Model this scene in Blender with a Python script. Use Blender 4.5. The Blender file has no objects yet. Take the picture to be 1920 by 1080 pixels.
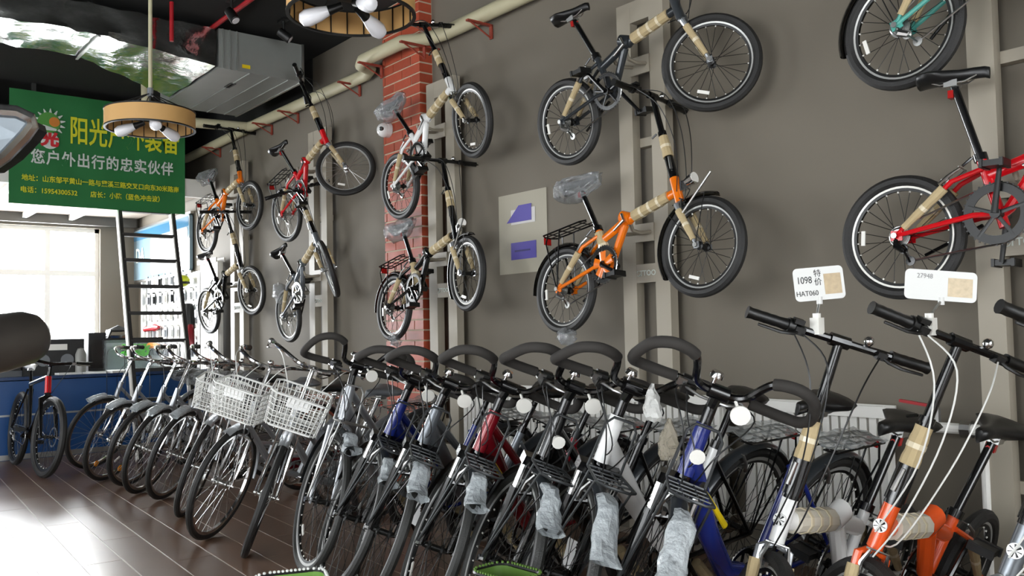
import bpy, math, random
from mathutils import Vector, Matrix
random.seed(7)
S = bpy.context.scene
COL = S.collection
PI = math.pi

# ------------------------------------------------------------------ camera
cam_d = bpy.data.cameras.new('camera'); cam = bpy.data.objects.new('camera', cam_d); COL.objects.link(cam)
RIGHT = Vector((0.77739, -0.62870, -0.02011)); DOWN = Vector((0.01464, 0.05004, -0.99864)); FWD = Vector((0.62885, 0.77603, 0.04810))
m = Matrix((RIGHT, -DOWN, -FWD)).transposed().to_4x4(); m.translation = Vector((-3.8, 0, 1.15))
cam.matrix_world = m
cam_d.sensor_width = 36; cam_d.lens = 1675 / 1920 * 36; cam_d.clip_start = 0.05; cam_d.clip_end = 200
S.camera = cam

# ------------------------------------------------------------------ world, lights, exposure
w = bpy.data.worlds.new('sky'); S.world = w; w.use_nodes = True
bg = w.node_tree.nodes['Background']; bg.inputs[0].default_value = (0.93, 0.97, 1.0, 1); bg.inputs[1].default_value = 7.0
S.view_settings.view_transform = 'Standard'; S.view_settings.look = 'None'
S.view_settings.gamma = 1; S.view_settings.use_curve_mapping = False
S.view_settings.exposure = 0.0

def area(name, loc, to, sx, sy, power, col=(0.95, 0.98, 1)):
    d = bpy.data.lights.new(name, 'AREA'); d.shape = 'RECTANGLE'; d.size = sx; d.size_y = sy; d.energy = power; d.color = col
    o = bpy.data.objects.new(name, d); COL.objects.link(o); o.location = loc
    o.rotation_euler = (Vector(to) - Vector(loc)).to_track_quat('-Z', 'Z').to_euler()
    return o
# daylight falling in through the shop windows (each lamp stands just outside its opening)
area('window_daylight_far', (-2.1, 13.35, 1.95), (-2.1, 0, 1.95), 3.2, 1.7, 950)
area('window_daylight_front', (-7.3, 1.6, 1.7), (0, 1.6, 1.7), 6.4, 2.4, 300)
area('window_daylight_side', (-7.3, 8.2, 1.7), (0, 8.2, 1.7), 3.4, 2.4, 55)
area('window_daylight_back', (-3.4, -4.3, 1.7), (-3.0, 5, 1.6), 5.0, 2.4, 190)

# ------------------------------------------------------------------ materials
def lin(h):
    h = h.lstrip('#'); v = [int(h[i:i + 2], 16) / 255 for i in (0, 2, 4)]
    return tuple(x / 12.92 if x <= 0.04045 else ((x + 0.055) / 1.055) ** 2.4 for x in v) + (1,)
def M(name, hexc, rough=0.5, metal=0.0, spec=0.5, noise=0.0, scale=20, bump=0.0, trans=0.0, emis=0, rnd=0.0, coat=0.0):
    mt = bpy.data.materials.new(name); mt.use_nodes = True; nt = mt.node_tree; b = nt.nodes['Principled BSDF']
    c = lin(hexc); b.inputs['Base Color'].default_value = c; b.inputs['Roughness'].default_value = rough
    b.inputs['Metallic'].default_value = metal; b.inputs['Specular IOR Level'].default_value = spec
    if coat: b.inputs['Coat Weight'].default_value = coat; b.inputs['Coat Roughness'].default_value = 0.08
    if emis: b.inputs['Emission Color'].default_value = c; b.inputs['Emission Strength'].default_value = emis
    if noise or bump or rnd:
        tc = nt.nodes.new('ShaderNodeTexCoord'); n = nt.nodes.new('ShaderNodeTexNoise'); n.inputs['Scale'].default_value = scale
        n.inputs['Detail'].default_value = 5
        nt.links.new(tc.outputs['Object'], n.inputs['Vector'])
        if noise or rnd:
            hv = nt.nodes.new('ShaderNodeHueSaturation'); hv.inputs['Color'].default_value = c
            ma = nt.nodes.new('ShaderNodeMath'); ma.operation = 'MULTIPLY_ADD'; ma.inputs[1].default_value = noise * 2; ma.inputs[2].default_value = 1 - noise
            nt.links.new(n.outputs['Fac'], ma.inputs[0]); last = ma
            if rnd:
                oi = nt.nodes.new('ShaderNodeObjectInfo'); m2 = nt.nodes.new('ShaderNodeMath'); m2.operation = 'MULTIPLY_ADD'
                m2.inputs[1].default_value = rnd * 2; nt.links.new(oi.outputs['Random'], m2.inputs[0])
                m3 = nt.nodes.new('ShaderNodeMath'); m3.operation = 'SUBTRACT'; nt.links.new(ma.outputs[0], m3.inputs[0]); m3.inputs[1].default_value = rnd
                nt.links.new(m3.outputs[0], m2.inputs[2]); last = m2
            nt.links.new(last.outputs[0], hv.inputs['Value']); nt.links.new(hv.outputs['Color'], b.inputs['Base Color'])
        if bump:
            bp = nt.nodes.new('ShaderNodeBump'); bp.inputs['Strength'].default_value = bump; bp.inputs['Distance'].default_value = 0.02
            nt.links.new(n.outputs['Fac'], bp.inputs['Height']); nt.links.new(bp.outputs[0], b.inputs['Normal'])
    if trans:   # thin clear film: straight-through transparency mixed with the glossy surface
        out = nt.nodes['Material Output']; tr = nt.nodes.new('ShaderNodeBsdfTransparent'); mx = nt.nodes.new('ShaderNodeMixShader')
        mx.inputs[0].default_value = trans; nt.links.new(b.outputs[0], mx.inputs[1]); nt.links.new(tr.outputs[0], mx.inputs[2]); nt.links.new(mx.outputs[0], out.inputs[0])
    return mt
m_wall = M('wall_paint', '#6e675b', 0.75, noise=0.03, scale=1.2, bump=0.02)
m_dark = M('black_ceiling_paint', '#141412', 0.9)
m_white = M('white_paint', '#dcdad4', 0.55)
m_plank = M('dark_wood_plank', '#6b5140', 0.3, noise=0.22, scale=3.5, rnd=0.14, spec=0.6)
m_gap = M('pale_joint_sheen', '#cfc8bc', 0.3)  # pale colour paints the reflected light along the plank gaps
m_rail = M('beige_powder_coat', '#9c9485', 0.5)
m_brick = M('painted_red_brick', '#a2442a', 0.5, noise=0.12, scale=25, rnd=0.13, bump=0.1)
m_mortar = M('mortar', '#b3a28c', 0.9)
m_tyre = M('black_tyre_rubber', '#1d1c1b', 0.55, bump=0.25, scale=260)
m_tyre2 = M('grey_tyre_rubber', '#242422', 0.5, bump=0.2, scale=200)
m_chrome = M('chrome', '#d8d8d8', 0.15, 1.0)
m_alu = M('brushed_aluminium', '#b8b8b6', 0.3, 1.0)
m_wire = M('dark_grey_wire', '#3d3f40', 0.35, 0.4)
m_rim = M('satin_silver_rim', '#b4b4b1', 0.38, 0.45)
m_black = M('gloss_black_metal', '#0b0b0c', 0.22, 0.0, coat=0.3)
m_matte = M('matte_black_plastic', '#0c0c0b', 0.42)
m_foam = M('grey_foam_grip', '#2e2b28', 0.85)
m_leather = M('black_saddle_vinyl', '#141414', 0.38)
m_wrap = M('beige_packing_foam', '#b3a07a', 0.8, noise=0.06, scale=60, bump=0.15)
m_wrapw = M('pale_packing_foam', '#cfc8b8', 0.8, bump=0.1, scale=50)
m_tape = M('clear_yellowed_tape', '#d8ccb0', 0.25)
m_bag = M('clear_plastic_film', '#8f9294', 0.1, spec=1.0, trans=0.5, bump=1.0, scale=45)
m_bag2 = M('frosted_plastic_sleeve', '#cfd6d9', 0.15, spec=0.9, trans=0.4, bump=0.9, scale=38)
m_steelw = M('white_coated_wire', '#e6e6e2', 0.25, 0.0, spec=0.7)
m_cable = M('black_cable', '#161616', 0.4)
m_cablew = M('white_cable', '#d9d9d4', 0.4)
m_refl = M('clear_reflector', '#e9e7e0', 0.25)
m_red_r = M('red_reflector', '#a01412', 0.2)
m_orange_r = M('amber_reflector', '#e08a10', 0.25)
m_yellow = M('yellow_plastic', '#e6c81a', 0.4)
m_green = M('green_plastic', '#6d9a3f', 0.45)
m_green2 = M('olive_green_plastic', '#55752f', 0.4)
m_cream = M('cream_pipe_insulation', '#b9b293', 0.6, noise=0.06, scale=9)
m_redp = M('red_paint', '#a3151f', 0.4)
m_rust = M('rust_red_bracket', '#8a3320', 0.6)
m_galv = M('galvanised_sheet', '#8f928e', 0.38, 0.35, noise=0.1, scale=6)
m_foil = M('wrinkled_foil', '#d2d5d2', 0.12, 1.0, bump=0.35, scale=5)
m_blue = M('blue_counter_panel', '#15457c', 0.35)
m_text_y = M('yellow_print', '#cfd01e', 0.6)
m_text_w = M('white_print', '#c9d0c9', 0.6)
m_ink = M('black_ink', '#222222', 0.6)
m_inkf = M('faded_grey_ink', '#858585', 0.6)
m_tank = M('tank_glass', '#b9c9cc', 0.05, spec=0.8, trans=0.88)
m_glass = M('window_pane', '#eef4f6', 0.03, spec=0.6, trans=0.9)
m_leaf = M('bright_green_leaves', '#7dea4c', 0.5, noise=0.2, scale=30)
m_purple = M('purple_print', '#4a3f98', 0.5)
m_veneer = M('pale_wood_veneer', '#c59a5e', 0.6, noise=0.07, scale=8)
m_bulb = M('bulb_glass', '#dedee2', 0.3)
m_grey = M('grey_plastic', '#6f7276', 0.4)
m_teal = M('turquoise_paint', '#4f9f93', 0.3)
m_lime = M('lime_print', '#7fbf2a', 0.4)
m_silver = M('silver_paint', '#a6a9ad', 0.28, 0.6)
m_fr_org = M('orange_paint', '#e8730c', 0.25, coat=0.5)
m_fr_org2 = M('deep_orange_paint', '#e0531a', 0.25, coat=0.5)
m_fr_red = M('bright_red_paint', '#c8101a', 0.25, coat=0.5)
m_fr_wred = M('wine_red_paint', '#7d0f1c', 0.22, 0.2, coat=0.5)
m_fr_white = M('white_gloss_paint', '#eaeae8', 0.22, coat=0.4)
m_fr_blue = M('deep_blue_paint', '#1c2b78', 0.22, coat=0.5)
m_fr_black = M('black_paint', '#0a0a0b', 0.2, coat=0.4)
m_fr_grey = M('graphite_paint', '#34383c', 0.28, 0.3, coat=0.4)
m_fr_dsil = M('dark_silver_paint', '#70757a', 0.28, 0.5)

# ------------------------------------------------------------------ mesh helpers
class MB:
    def __init__(s): s.v = []; s.f = []
    def add(s, vs, fs):
        o = len(s.v); s.v += [tuple(v) for v in vs]; s.f += [tuple(i + o for i in f) for f in fs]; return s
    def box(s, c, d, mat=None):
        x, y, z = [a / 2 for a in d]; vs = [Vector((i * x, j * y, k * z)) for i in (-1, 1) for j in (-1, 1) for k in (-1, 1)]
        if mat: vs = [mat @ v for v in vs]
        c = Vector(c)
        return s.add([v + c for v in vs], [(0, 1, 3, 2), (4, 6, 7, 5), (0, 4, 5, 1), (2, 3, 7, 6), (0, 2, 6, 4), (1, 5, 7, 3)])
    def tube(s, path, r, n=8, closed=False, sq=(1, 1), cap=True):
        P = [Vector(p) for p in path]; L = len(P); rs = r if isinstance(r, (list, tuple)) else [r] * L
        T = []
        for i in range(L):
            a = P[(i - 1) % L] if (closed or i > 0) else P[0]; b = P[(i + 1) % L] if (closed or i < L - 1) else P[-1]
            t = (b - a); T.append(t.normalized() if t.length > 1e-9 else Vector((0, 0, 1)))
        up = Vector((0, 1, 0)) if abs(T[0].y) < 0.9 else Vector((1, 0, 0))
        u = (up - T[0] * up.dot(T[0])).normalized(); vs = []
        for i in range(L):
            u = (u - T[i] * u.dot(T[i])).normalized(); w_ = T[i].cross(u)
            for k in range(n):
                a = 2 * PI * k / n; vs.append(P[i] + u * (math.cos(a) * rs[i] * sq[0]) + w_ * (math.sin(a) * rs[i] * sq[1]))
        fs = []
        for i in range(L if closed else L - 1):
            j = (i + 1) % L
            for k in range(n): fs.append((i * n + k, i * n + (k + 1) % n, j * n + (k + 1) % n, j * n + k))
        if cap and not closed: fs.append(tuple(range(n - 1, -1, -1))); fs.append(tuple((L - 1) * n + k for k in range(n)))
        return s.add(vs, fs)
    def lathe(s, prof, n=24, c=(0, 0, 0), ax='y', closed=False, mat=None):
        vs = []; L = len(prof)
        for i in range(n):
            a = 2 * PI * i / n; ca, sa = math.cos(a), math.sin(a)
            for r, h in prof:
                v = {'y': (r * ca, h, r * sa), 'z': (r * ca, r * sa, h), 'x': (h, r * ca, r * sa)}[ax]
                v = Vector(v)
                if mat: v = mat @ v
                vs.append(v + Vector(c))
        fs = []
        for i in range(n):
            j = (i + 1) % n
            for k in range(L if closed else L - 1):
                l = (k + 1) % L; fs.append((i * L + k, i * L + l, j * L + l, j * L + k))
        if not closed:
            if prof[0][0] > 1e-6: fs.append(tuple(i * L for i in range(n)))
            if prof[-1][0] > 1e-6: fs.append(tuple(i * L + L - 1 for i in range(n - 1, -1, -1)))
        return s.add(vs, fs)
    def ball(s, c, r, n=10, sc=(1, 1, 1)):
        k = n // 2; pr = [(max(1e-7, math.sin(PI * i / k)) * 1, -math.cos(PI * i / k)) for i in range(k + 1)]
        mm = Matrix.Diagonal((r * sc[0], r * sc[1], r * sc[2])).to_3x3()
        return s.lathe(pr, n, c, 'z', mat=mm)
    def prism(s, poly, t, mat=None, off=0.0):   # polygon in local xy, thickness along z
        n = len(poly); vs = [Vector((p[0], p[1], off)) for p in poly] + [Vector((p[0], p[1], off + t)) for p in poly]
        if mat: vs = [mat @ v for v in vs]
        return s.add(vs, [tuple(range(n - 1, -1, -1)), tuple(range(n, 2 * n))] + [(i, (i + 1) % n, n + (i + 1) % n, n + i) for i in range(n)])
    def mesh(s, name, mat, smooth=True, ang=35):
        me = bpy.data.meshes.new(name); me.from_pydata(s.v, [], s.f); me.update()
        if mat: me.materials.append(mat)
        if smooth:
            me.polygons.foreach_set('use_smooth', [True] * len(me.polygons)); me.set_sharp_from_angle(angle=math.radians(ang))
        return me
    def build(s, name, mat, parent=None, smooth=True, ang=35): return link(name, s.mesh(name, mat, smooth, ang), parent)
def link(name, me, parent=None, mat=None):
    o = bpy.data.objects.new(name, me); COL.objects.link(o)
    if parent: o.parent = parent
    if mat and me.materials[0] is not mat: o.material_slots[0].link = 'OBJECT'; o.material_slots[0].material = mat
    return o
def tag(o, label=None, cat=None, group=None, kind=None):
    if label: o['label'] = label
    if cat: o['category'] = cat
    if group: o['group'] = group
    if kind: o['kind'] = kind
    return o
def empty(name, loc=(0, 0, 0), rz=0):
    o = bpy.data.objects.new(name, None); COL.objects.link(o); o.location = loc; o.rotation_euler = (0, 0, rz); o.empty_display_size = 0.1
    return o
def struct(name, mb, mat, parent=None, smooth=False):
    o = mb.build(name, mat, parent, smooth)
    if not parent: o['kind'] = 'structure'
    return o
def lerp(a, b, t): return Vector(a) * (1 - t) + Vector(b) * t
def rrect(w_, h_, r, n=5):
    out = []
    for cx, cy, a0 in ((w_ / 2 - r, h_ / 2 - r, 0), (-w_ / 2 + r, h_ / 2 - r, 90), (-w_ / 2 + r, -h_ / 2 + r, 180), (w_ / 2 - r, -h_ / 2 + r, 270)):
        for i in range(n + 1):
            a = math.radians(a0 + 90 * i / n); out.append((cx + r * math.cos(a), cy + r * math.sin(a)))
    return out
def text_mesh(body, size, mat, ext=0.002, sx=1.0, bold=0.0, align='CENTER', sp=1.0):
    c = bpy.data.curves.new('lettering', 'FONT'); c.body = body; c.size = size; c.extrude = ext; c.offset = bold; c.align_x = align; c.align_y = 'CENTER'; c.space_character = sp
    c.resolution_u = 3
    o = bpy.data.objects.new('tmp', c); COL.objects.link(o); bpy.context.view_layer.update()
    dg = bpy.context.evaluated_depsgraph_get(); me = bpy.data.meshes.new_from_object(o.evaluated_get(dg))
    bpy.data.objects.remove(o); me.materials.clear(); me.materials.append(mat)
    if sx != 1: me.transform(Matrix.Diagonal((sx, 1, 1, 1)))
    return me
def basis(o, x, y, z):
    mm = Matrix((Vector(x), Vector(y), Vector(z))).transposed().to_4x4(); mm.translation = Vector(o); return mm

# ------------------------------------------------------------------ room shell
def quad_wall(name, mb, mat=m_wall): return struct(name, mb, mat)
mb = MB().box((0.15, 5.0, 1.87), (0.3, 19, 3.76)); quad_wall('wall_right', mb)
# far wall with window opening X -3.7..-0.5, Z 0.95..2.66
mb = MB().box((-0.25, 13.15, 1.87), (0.5, 0.3, 3.76)).box((-5.35, 13.15, 1.87), (3.3, 0.3, 3.76)).box((-2.1, 13.15, 0.475), (3.2, 0.3, 0.95)).box((-2.1, 13.15, 3.205), (3.2, 0.3, 1.09))
quad_wall('wall_far', mb)
mb = MB()
for y0, y1 in ((-4, -1.6), (4.8, 6.5), (9.9, 13)): mb.box((-7.1, (y0 + y1) / 2, 1.87), (0.2, y1 - y0, 3.76))
for y0, y1 in ((-1.6, 4.8), (6.5, 9.9)): mb.box((-7.1, (y0 + y1) / 2, 0.2), (0.2, y1 - y0, 0.4)).box((-7.1, (y0 + y1) / 2, 3.35), (0.2, y1 - y0, 0.8))
quad_wall('wall_left', mb)
mb = MB().box((-6.45, -4.1, 1.87), (1.1, 0.2, 3.76)).box((-0.45, -4.1, 1.87), (0.9, 0.2, 3.76)).box((-3.4, -4.1, 0.2), (5.0, 0.2, 0.4)).box((-3.4, -4.1, 3.35), (5.0, 0.2, 0.8))
quad_wall('wall_back', mb)
struct('ceiling', MB().box((-3.4, 4.6, 3.83), (7.8, 18, 0.14)), m_dark)
struct('trim_1', MB().box((-0.006, 10.4, 3.57), (0.012, 5.6, 0.36)), m_dark)       # thin black panel along the upper wall beyond the duct
def window(name, c, wx, hz, axis, cols, rows, parent=None):
    # frame bars in white, one pane per opening
    f = 0.055; root = empty(name, c); root['kind'] = 'structure'
    def P(a, z, da, dz, t=0.06): return ((a, 0, z), (da, t, dz)) if axis == 'x' else ((0, a, z), (t, da, dz))
    xs = [-wx / 2] + [-wx / 2 + wx * k for k in cols] + [wx / 2]; zs = [-hz / 2] + [-hz / 2 + hz * k for k in rows] + [hz / 2]
    fr = MB()
    for x in (xs[0] + f / 2, xs[-1] - f / 2): fr.box(*P(x, 0, f, hz))
    for z in (zs[0] + f / 2, zs[-1] - f / 2): fr.box(*P(0, z, wx, f))
    o = fr.build('window_frame', m_white, root, False)
    for x in xs[1:-1]: MB().box(*P(x, 0, f * 1.2, hz - 2 * f)).build('mullion', m_white, root, False)
    for z in zs[1:-1]: MB().box(*P(0, z, wx - 2 * f, f * 1.3, 0.058)).build('transom', m_white, root, False)
    for i in range(len(xs) - 1):
        for j in range(len(zs) - 1):
            a, b, c_, d = xs[i] + f * .5, xs[i + 1] - f * .5, zs[j] + f * .5, zs[j + 1] - f * .5
            MB().box(*P((a + b) / 2, (c_ + d) / 2, b - a, d - c_, 0.006)).build('window_pane', m_glass, root, False)
    return root
window('window_1', (-2.1, 13.1, 1.805), 3.2, 1.71, 'x', (0.2, 0.4, 0.6, 0.8), (0.64,))
window('window_2', (-7.1, 1.6, 1.675), 6.4, 2.55, 'y', (0.25, 0.5, 0.75), (0.75,))
window('window_3', (-7.1, 8.2, 1.675), 3.4, 2.55, 'y', (0.5,), (0.75,))
window('window_4', (-3.4, -4.1, 1.675), 5.0, 2.55, 'x', (0.33, 0.66), (0.75,))

# floor: base slab and planks laid along the room, slightly turned
floor = struct('floor', MB().box((-3.5, 4.6, -0.053), (7.4, 17.8, 0.1)), m_gap)
ang = -0.062
PW, PL = 0.2, 1.21
pm = MB().box((0, 0, -0.006), (PW - 0.009, PL - 0.004, 0.012)).mesh('plank', m_plank, False)
far_m = MB()
dirv = Vector((math.sin(-ang), math.cos(-ang), 0)); nrm = Vector((math.cos(ang), math.sin(ang), 0)); nrm = Vector((dirv.y, -dirv.x, 0))
RZ = Matrix.Rotation(math.atan2(-dirv.x, dirv.y), 4, 'Z')
cnt = 0
for i in range(-24, 24):
    for j in range(-8, 14):
        c = Vector((-2.4, 4.9, 0)) + nrm * (PW * (i + 0.35)) + dirv * (PL * (j + (0, .37, .71, .18, .55)[i % 5]))
        if not (-6.9 < c.x < -0.1 and -3.8 < c.y < 12.8): continue
        if -4.4 < c.x < -0.5 and 2.4 < c.y < 11 and c.x + 3.8 < 0.75 + c.y * 0.75 and cnt < 300:
            o = link('plank', pm, floor); o.matrix_basis = Matrix.Translation(c) @ RZ; cnt += 1
        else:
            far_m.box(c + Vector((0, 0, -0.006)), (PW - 0.006, PL - 0.004, 0.012), RZ.to_3x3())
o = far_m.build('planking', m_plank, floor, False); o['kind'] = 'stuff'

# brick pillar on the right wall
pil = struct('pillar', MB().box((-0.057, 5.865, 1.88), (0.114, 0.525, 3.74)), m_mortar)
pil['label'] = 'red brick pillar projecting from the grey-brown wall'
full = MB().box((0, 0, 0), (0.115, 0.24, 0.066)).mesh('brick', m_brick, False)
half = MB().box((0, 0, 0), (0.115, 0.115, 0.066)).mesh('brick', m_brick, False)
nb = 0; k = 0
while k * 0.078 < 3.72:
    z = 0.04 + k * 0.078
    segs = [(5.6, 0.24), (5.852, 0.24), (6.104 - 0.0, 0.03)] if k % 2 == 0 else [(5.6, 0.115), (5.727, 0.24), (5.979, 0.155)]
    for y0, ln in segs:
        me = full if ln == 0.24 else half
        o = link('brick', me, pil); o.location = (-0.0625 + random.uniform(-.0012, .0012), y0 + ln / 2, z)
        if ln not in (0.24, 0.115): o.scale = (1, ln / 0.115, 1)
        nb += 1
    k += 1

# mezzanine at the far end: slab, edge beam, joists
mz = tag(empty('mezzanine', (-3.5, 11.5, 2.72)), 'mezzanine deck with white steel joists over the far window', 'platform')
MB().box((0, 0, 0.14), (6.9, 2.98, 0.1)).build('deck', M('plywood_deck', '#8d8378', 0.8, noise=0.25, scale=1.6), mz, False)
MB().box((0, -1.52, 0.1), (6.9, 0.06, 0.2)).build('edge_beam', m_white, mz, False)
MB().box((0, 1.42, 0.03), (6.9, 0.06, 0.12)).build('wall_beam', M('grey_steel', '#55534f', .5), mz, False)
for x in (-2.3, -1.0, -0.3, 0.42, 0.98, 1.5, 2.05, 2.6):
    MB().box((x, 0, 0.055), (0.05, 2.9, 0.07)).build('joist', m_white, mz, False)
sb = MB()
for x in (-2.6, -1.2, 0.2, 1.6): sb.box((x, -1.5, 0.65), (0.04, 0.04, 0.9))
sb.box((0, -1.5, 1.08), (6.8, 0.04, 0.04)); sb.build('railing', M('dark_steel', '#2c2b29', .5), mz, False)
cbx = tag(empty('cardboard_box', (-1.25, 10.5, 2.92)), 'brown cardboard box up on the mezzanine behind the banner', 'box')
MB().box((0, 0, 0.42), (0.5, 0.4, 0.84)).build('carton', M('cardboard', '#7a5c44', .8), cbx, False)
MB().box((0, 0, 0.842), (0.06, 0.41, 0.004)).build('packing_tape', m_tape, cbx, False)
wp = MB().box((-2.42, 9.97, 3.1), (0.42, 0.02, 1.2)).build('white_board', M('off_white_board', '#cfcac0', .7), None, False)
tag(wp, 'off-white board on the mezzanine edge beside the green banner', 'board')

# ladder up to the mezzanine
ld = tag(empty('ladder', (-1.0, 8.85, 0)), 'dark steel ladder with stringer sides painted as lit, leaning against the mezzanine', 'ladder')
bt = (Vector((-0.27, -0.25, 0)), Vector((0.27, -0.25, 0))); tp = (Vector((-0.05, 1.28, 2.70)), Vector((0.51, 1.28, 2.70)))
m_lad = M('grey_ladder_steel', '#2b2927', 0.6)
for i in (0, 1):
    d = tp[i] - bt[i]; a = MB()
    X = Vector((1, 0, 0)); Z = d.normalized(); X = (X - Z * X.dot(Z)).normalized(); Y = Z.cross(X)
    a.box((0, 0, 0), (0.035, 0.075, d.length)); o = a.build('stringer', m_lad, ld, False); o.matrix_basis = basis(bt[i] + d / 2, X, Y, Z)
    a = MB().box((-0.024, 0, 0), (0.012, 0.074, d.length * 0.98)); o2 = a.build('stringer_lit_side', m_white, o, False)  # white strip paints the light falling on the stringer's side
for k in range(1, 10):
    t = k / 9.6; a = lerp(bt[0], tp[0], t); b = lerp(bt[1], tp[1], t)
    MB().box((a + b) / 2, ((b - a).length, 0.09, 0.035)).build('rung', m_lad, ld, False)

# banner with print
bn = tag(empty('banner', (-1.265, 9.93, 3.09)), 'green cloth banner with yellow and white Chinese lettering', 'banner')
m_banner = M('green_banner_cloth', '#1d6b34', 0.7, noise=0.12, scale=4)
NX, NZ = 24, 12; vs = []; fs = []
for s_ in (0, 1):
    for i in range(NX + 1):
        for j in range(NZ + 1):
            x = -0.865 + 1.73 * i / NX; z = -0.575 + 1.15 * j / NZ
            vs.append((x, -0.004 + 0.006 * s_ + 0.006 * math.sin(i * 0.9) * math.sin(j * .35), z))
n1 = (NX + 1) * (NZ + 1)
for s_ in (0, 1):
    for i in range(NX):
        for j in range(NZ):
            a = s_ * n1 + i * (NZ + 1) + j; q = (a, a + NZ + 1, a + NZ + 2, a + 1); fs.append(q if s_ == 0 else q[::-1])
MB().add(vs, fs).build('cloth', m_banner, bn)
def on_banner(me, x, z, name='lettering', sz=1.0):
    o = link(name, me, bn); o.matrix_basis = basis((x, -0.016, z), (1, 0, 0), (0, 0, 1), (0, -1, 0)); o.scale = (1, sz, 1); return o
o = on_banner(text_mesh('阳光户外装备', 0.185, m_text_y, 0.001, 1.0, 0.003, sp=1.02), 0.24, 0.20, sz=1.65)
on_banner(text_mesh('您户外出行的忠实伙伴', 0.135, m_text_w, 0.001, 1.0, 0.0025, sp=1.1), 0.03, -0.10, sz=1.15)
on_banner(text_mesh('地址：山东邹平黄山一路与黛溪三路交叉口向东30米路南', 0.062, m_text_y, 0.001, 1.0, 0.001, sp=1.0), 0.02, -0.315, sz=1.1)
on_banner(text_mesh('电话：15954300532　　店长：小陈（蓝色冲击波）', 0.062, m_text_y, 0.001, 1.0, 0.001), -0.07, -0.435, sz=1.1)
# emblem: flower-rimmed sun with a red figure
em = MB()
for k in range(12):
    a = 2 * PI * k / 14 - 0.7; em.tube([(-0.5 + 0.1 * math.cos(a), -0.015, 0.27 + 0.1 * math.sin(a)), (-0.5 + 0.145 * math.cos(a), -0.015, 0.27 + 0.145 * math.sin(a))], [0.016, 0.004], 6, sq=(.15, 1))
em.build('emblem_petals', m_text_w, bn)
MB().lathe([(0.001, -0.001), (0.105, -0.001), (0.105, 0.001), (0.001, 0.001)], 20, (-0.51, -0.017, 0.27)).build('emblem_disc', M('emblem_green', '#4d8f3a', .6), bn)
MB().lathe([(0.001, -0.001), (0.05, -0.001), (0.05, 0.001), (0.001, 0.001)], 16, (-0.46, -0.020, 0.28)).build('emblem_sun', M('emblem_orange', '#c77a2a', .6), bn)
MB().tube([(-0.66, -0.021, 0.2), (-0.56, -0.021, 0.215), (-0.44, -0.021, 0.2)], [0.012, 0.03, 0.012], 6, sq=(.1, 1)).build('emblem_wing', m_text_w, bn)
on_banner(text_mesh('光', 0.15, M('red_print', '#c41e28', .6), 0.001, 1.1, 0.008), -0.5, 0.09, 'emblem_figure')
MB().lathe([(0.001, -0.001), (0.085, -0.001), (0.085, 0.001), (0.001, 0.001)], 16, (-0.5, -0.012, 0.085)).build('emblem_patch', m_text_w, bn)

# ------------------------------------------------------------------ display racks on the wall
def make_rack():
    root = empty('display_rack')
    rm = MB().box((-0.03, 0, 1.51), (0.06, 0.104, 2.98)).mesh('upright', m_rail, False)
    for s_ in (-1, 1):
        o = link('upright', rm, root); o.location = (-.05, s_ * 0.122, 0)
    for z, h, n_ in ((1.455, 0.103, 'crossbar'), (2.94, 0.12, 'crossbar'), (0.3, 0.1, 'crossbar')):
        c = MB().box((-0.081, 0, z), (0.056, 0.14, h)).build('crossbar', m_rail, root, False)
    me = text_mesh('TTOO', 0.042, m_text_w, 0.0008, 1.0, 0.001); o = link('lettering', me, root)
    o.matrix_basis = basis((-0.1105, -0.014, 1.455), (0, -1, 0), (0, 0, 1), (-1, 0, 0))
    lg = MB()
    for k in range(2):
        a0 = k * PI; lg.tube([(-0.111, 0.052 + 0.012 * math.cos(a0 + t * .5), 1.455 + 0.015 * math.sin(a0 + t * .5)) for t in range(6)], [0.001, .005, .007, .007, .005, .001], 6, sq=(.2, 1))
    lg.build('logo_swirl', m_text_w, root)
    for z in (2.62, 1.68):      # hooks that carry the bikes
        h = MB().box((-0.115, 0, z), (0.012, 0.15, 0.1))
        for s_ in (-1, 1): h.tube([(-0.12, s_ * 0.05, z), (-0.2, s_ * 0.05, z - 0.01), (-0.26, s_ * 0.05, z), (-0.275, s_ * 0.05, z + 0.035)], 0.011, 8)
        h.build('bike_hook', m_rail, root)
    for z in (.5, 2.2):
        MB().box((-.027, 0, z), (.05, .2, .05)).build('wall_bracket', m_rail, root, False)
    return root
def copy_tree(o, parent=None):
    c = o.copy(); COL.objects.link(c)
    if parent: c.parent = parent
    for ch in list(o.children): copy_tree(ch, c)
    return c
rk = make_rack()
RY = (1.427, 3.37, 5.35, 7.31, 9.18)
rl = ('beige steel display rack with hooks, nearest the camera, behind the bright red folding bike', 'beige steel display rack beside the paper poster, holding the orange folding bike',
      'beige steel display rack next to the red brick pillar', 'beige steel display rack holding the red folding bike beyond the pillar', 'beige steel display rack farthest away, next to the tall ribbed radiator')
for i, y in enumerate(RY):
    o = rk if i == 0 else copy_tree(rk); o.location = (-.003, y, 0); tag(o, rl[i], 'rack', 'display racks along the wall')
po = tag(empty('paper_poster', (-0.004, 4.56, 1.805)), 'grey paper poster with two purple pictures taped to the wall', 'poster')
MB().box((0, 0, 0), (0.004, 0.5, 0.54)).build('sheet', M('grey_paper', '#a39d8c', .6), po, False)
MB().box((-0.0035, -0.01, 0.11), (0.002, 0.25, 0.1)).build('picture', M('pale_print', '#c9c6c4', .6), po, False)
MB().prism([(-.16, -.055), (.1, -.055), (.1, .055), (-.03, .055)], 0.003, basis((-0.0035, 0, 0.13), (0, -1, 0), (0, 0, 1), (-1, 0, 0))).build('picture', m_purple, po, False)
MB().box((-0.0035, -0.01, -0.12), (0.003, 0.26, 0.115)).build('picture', m_purple, po, False)
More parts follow.
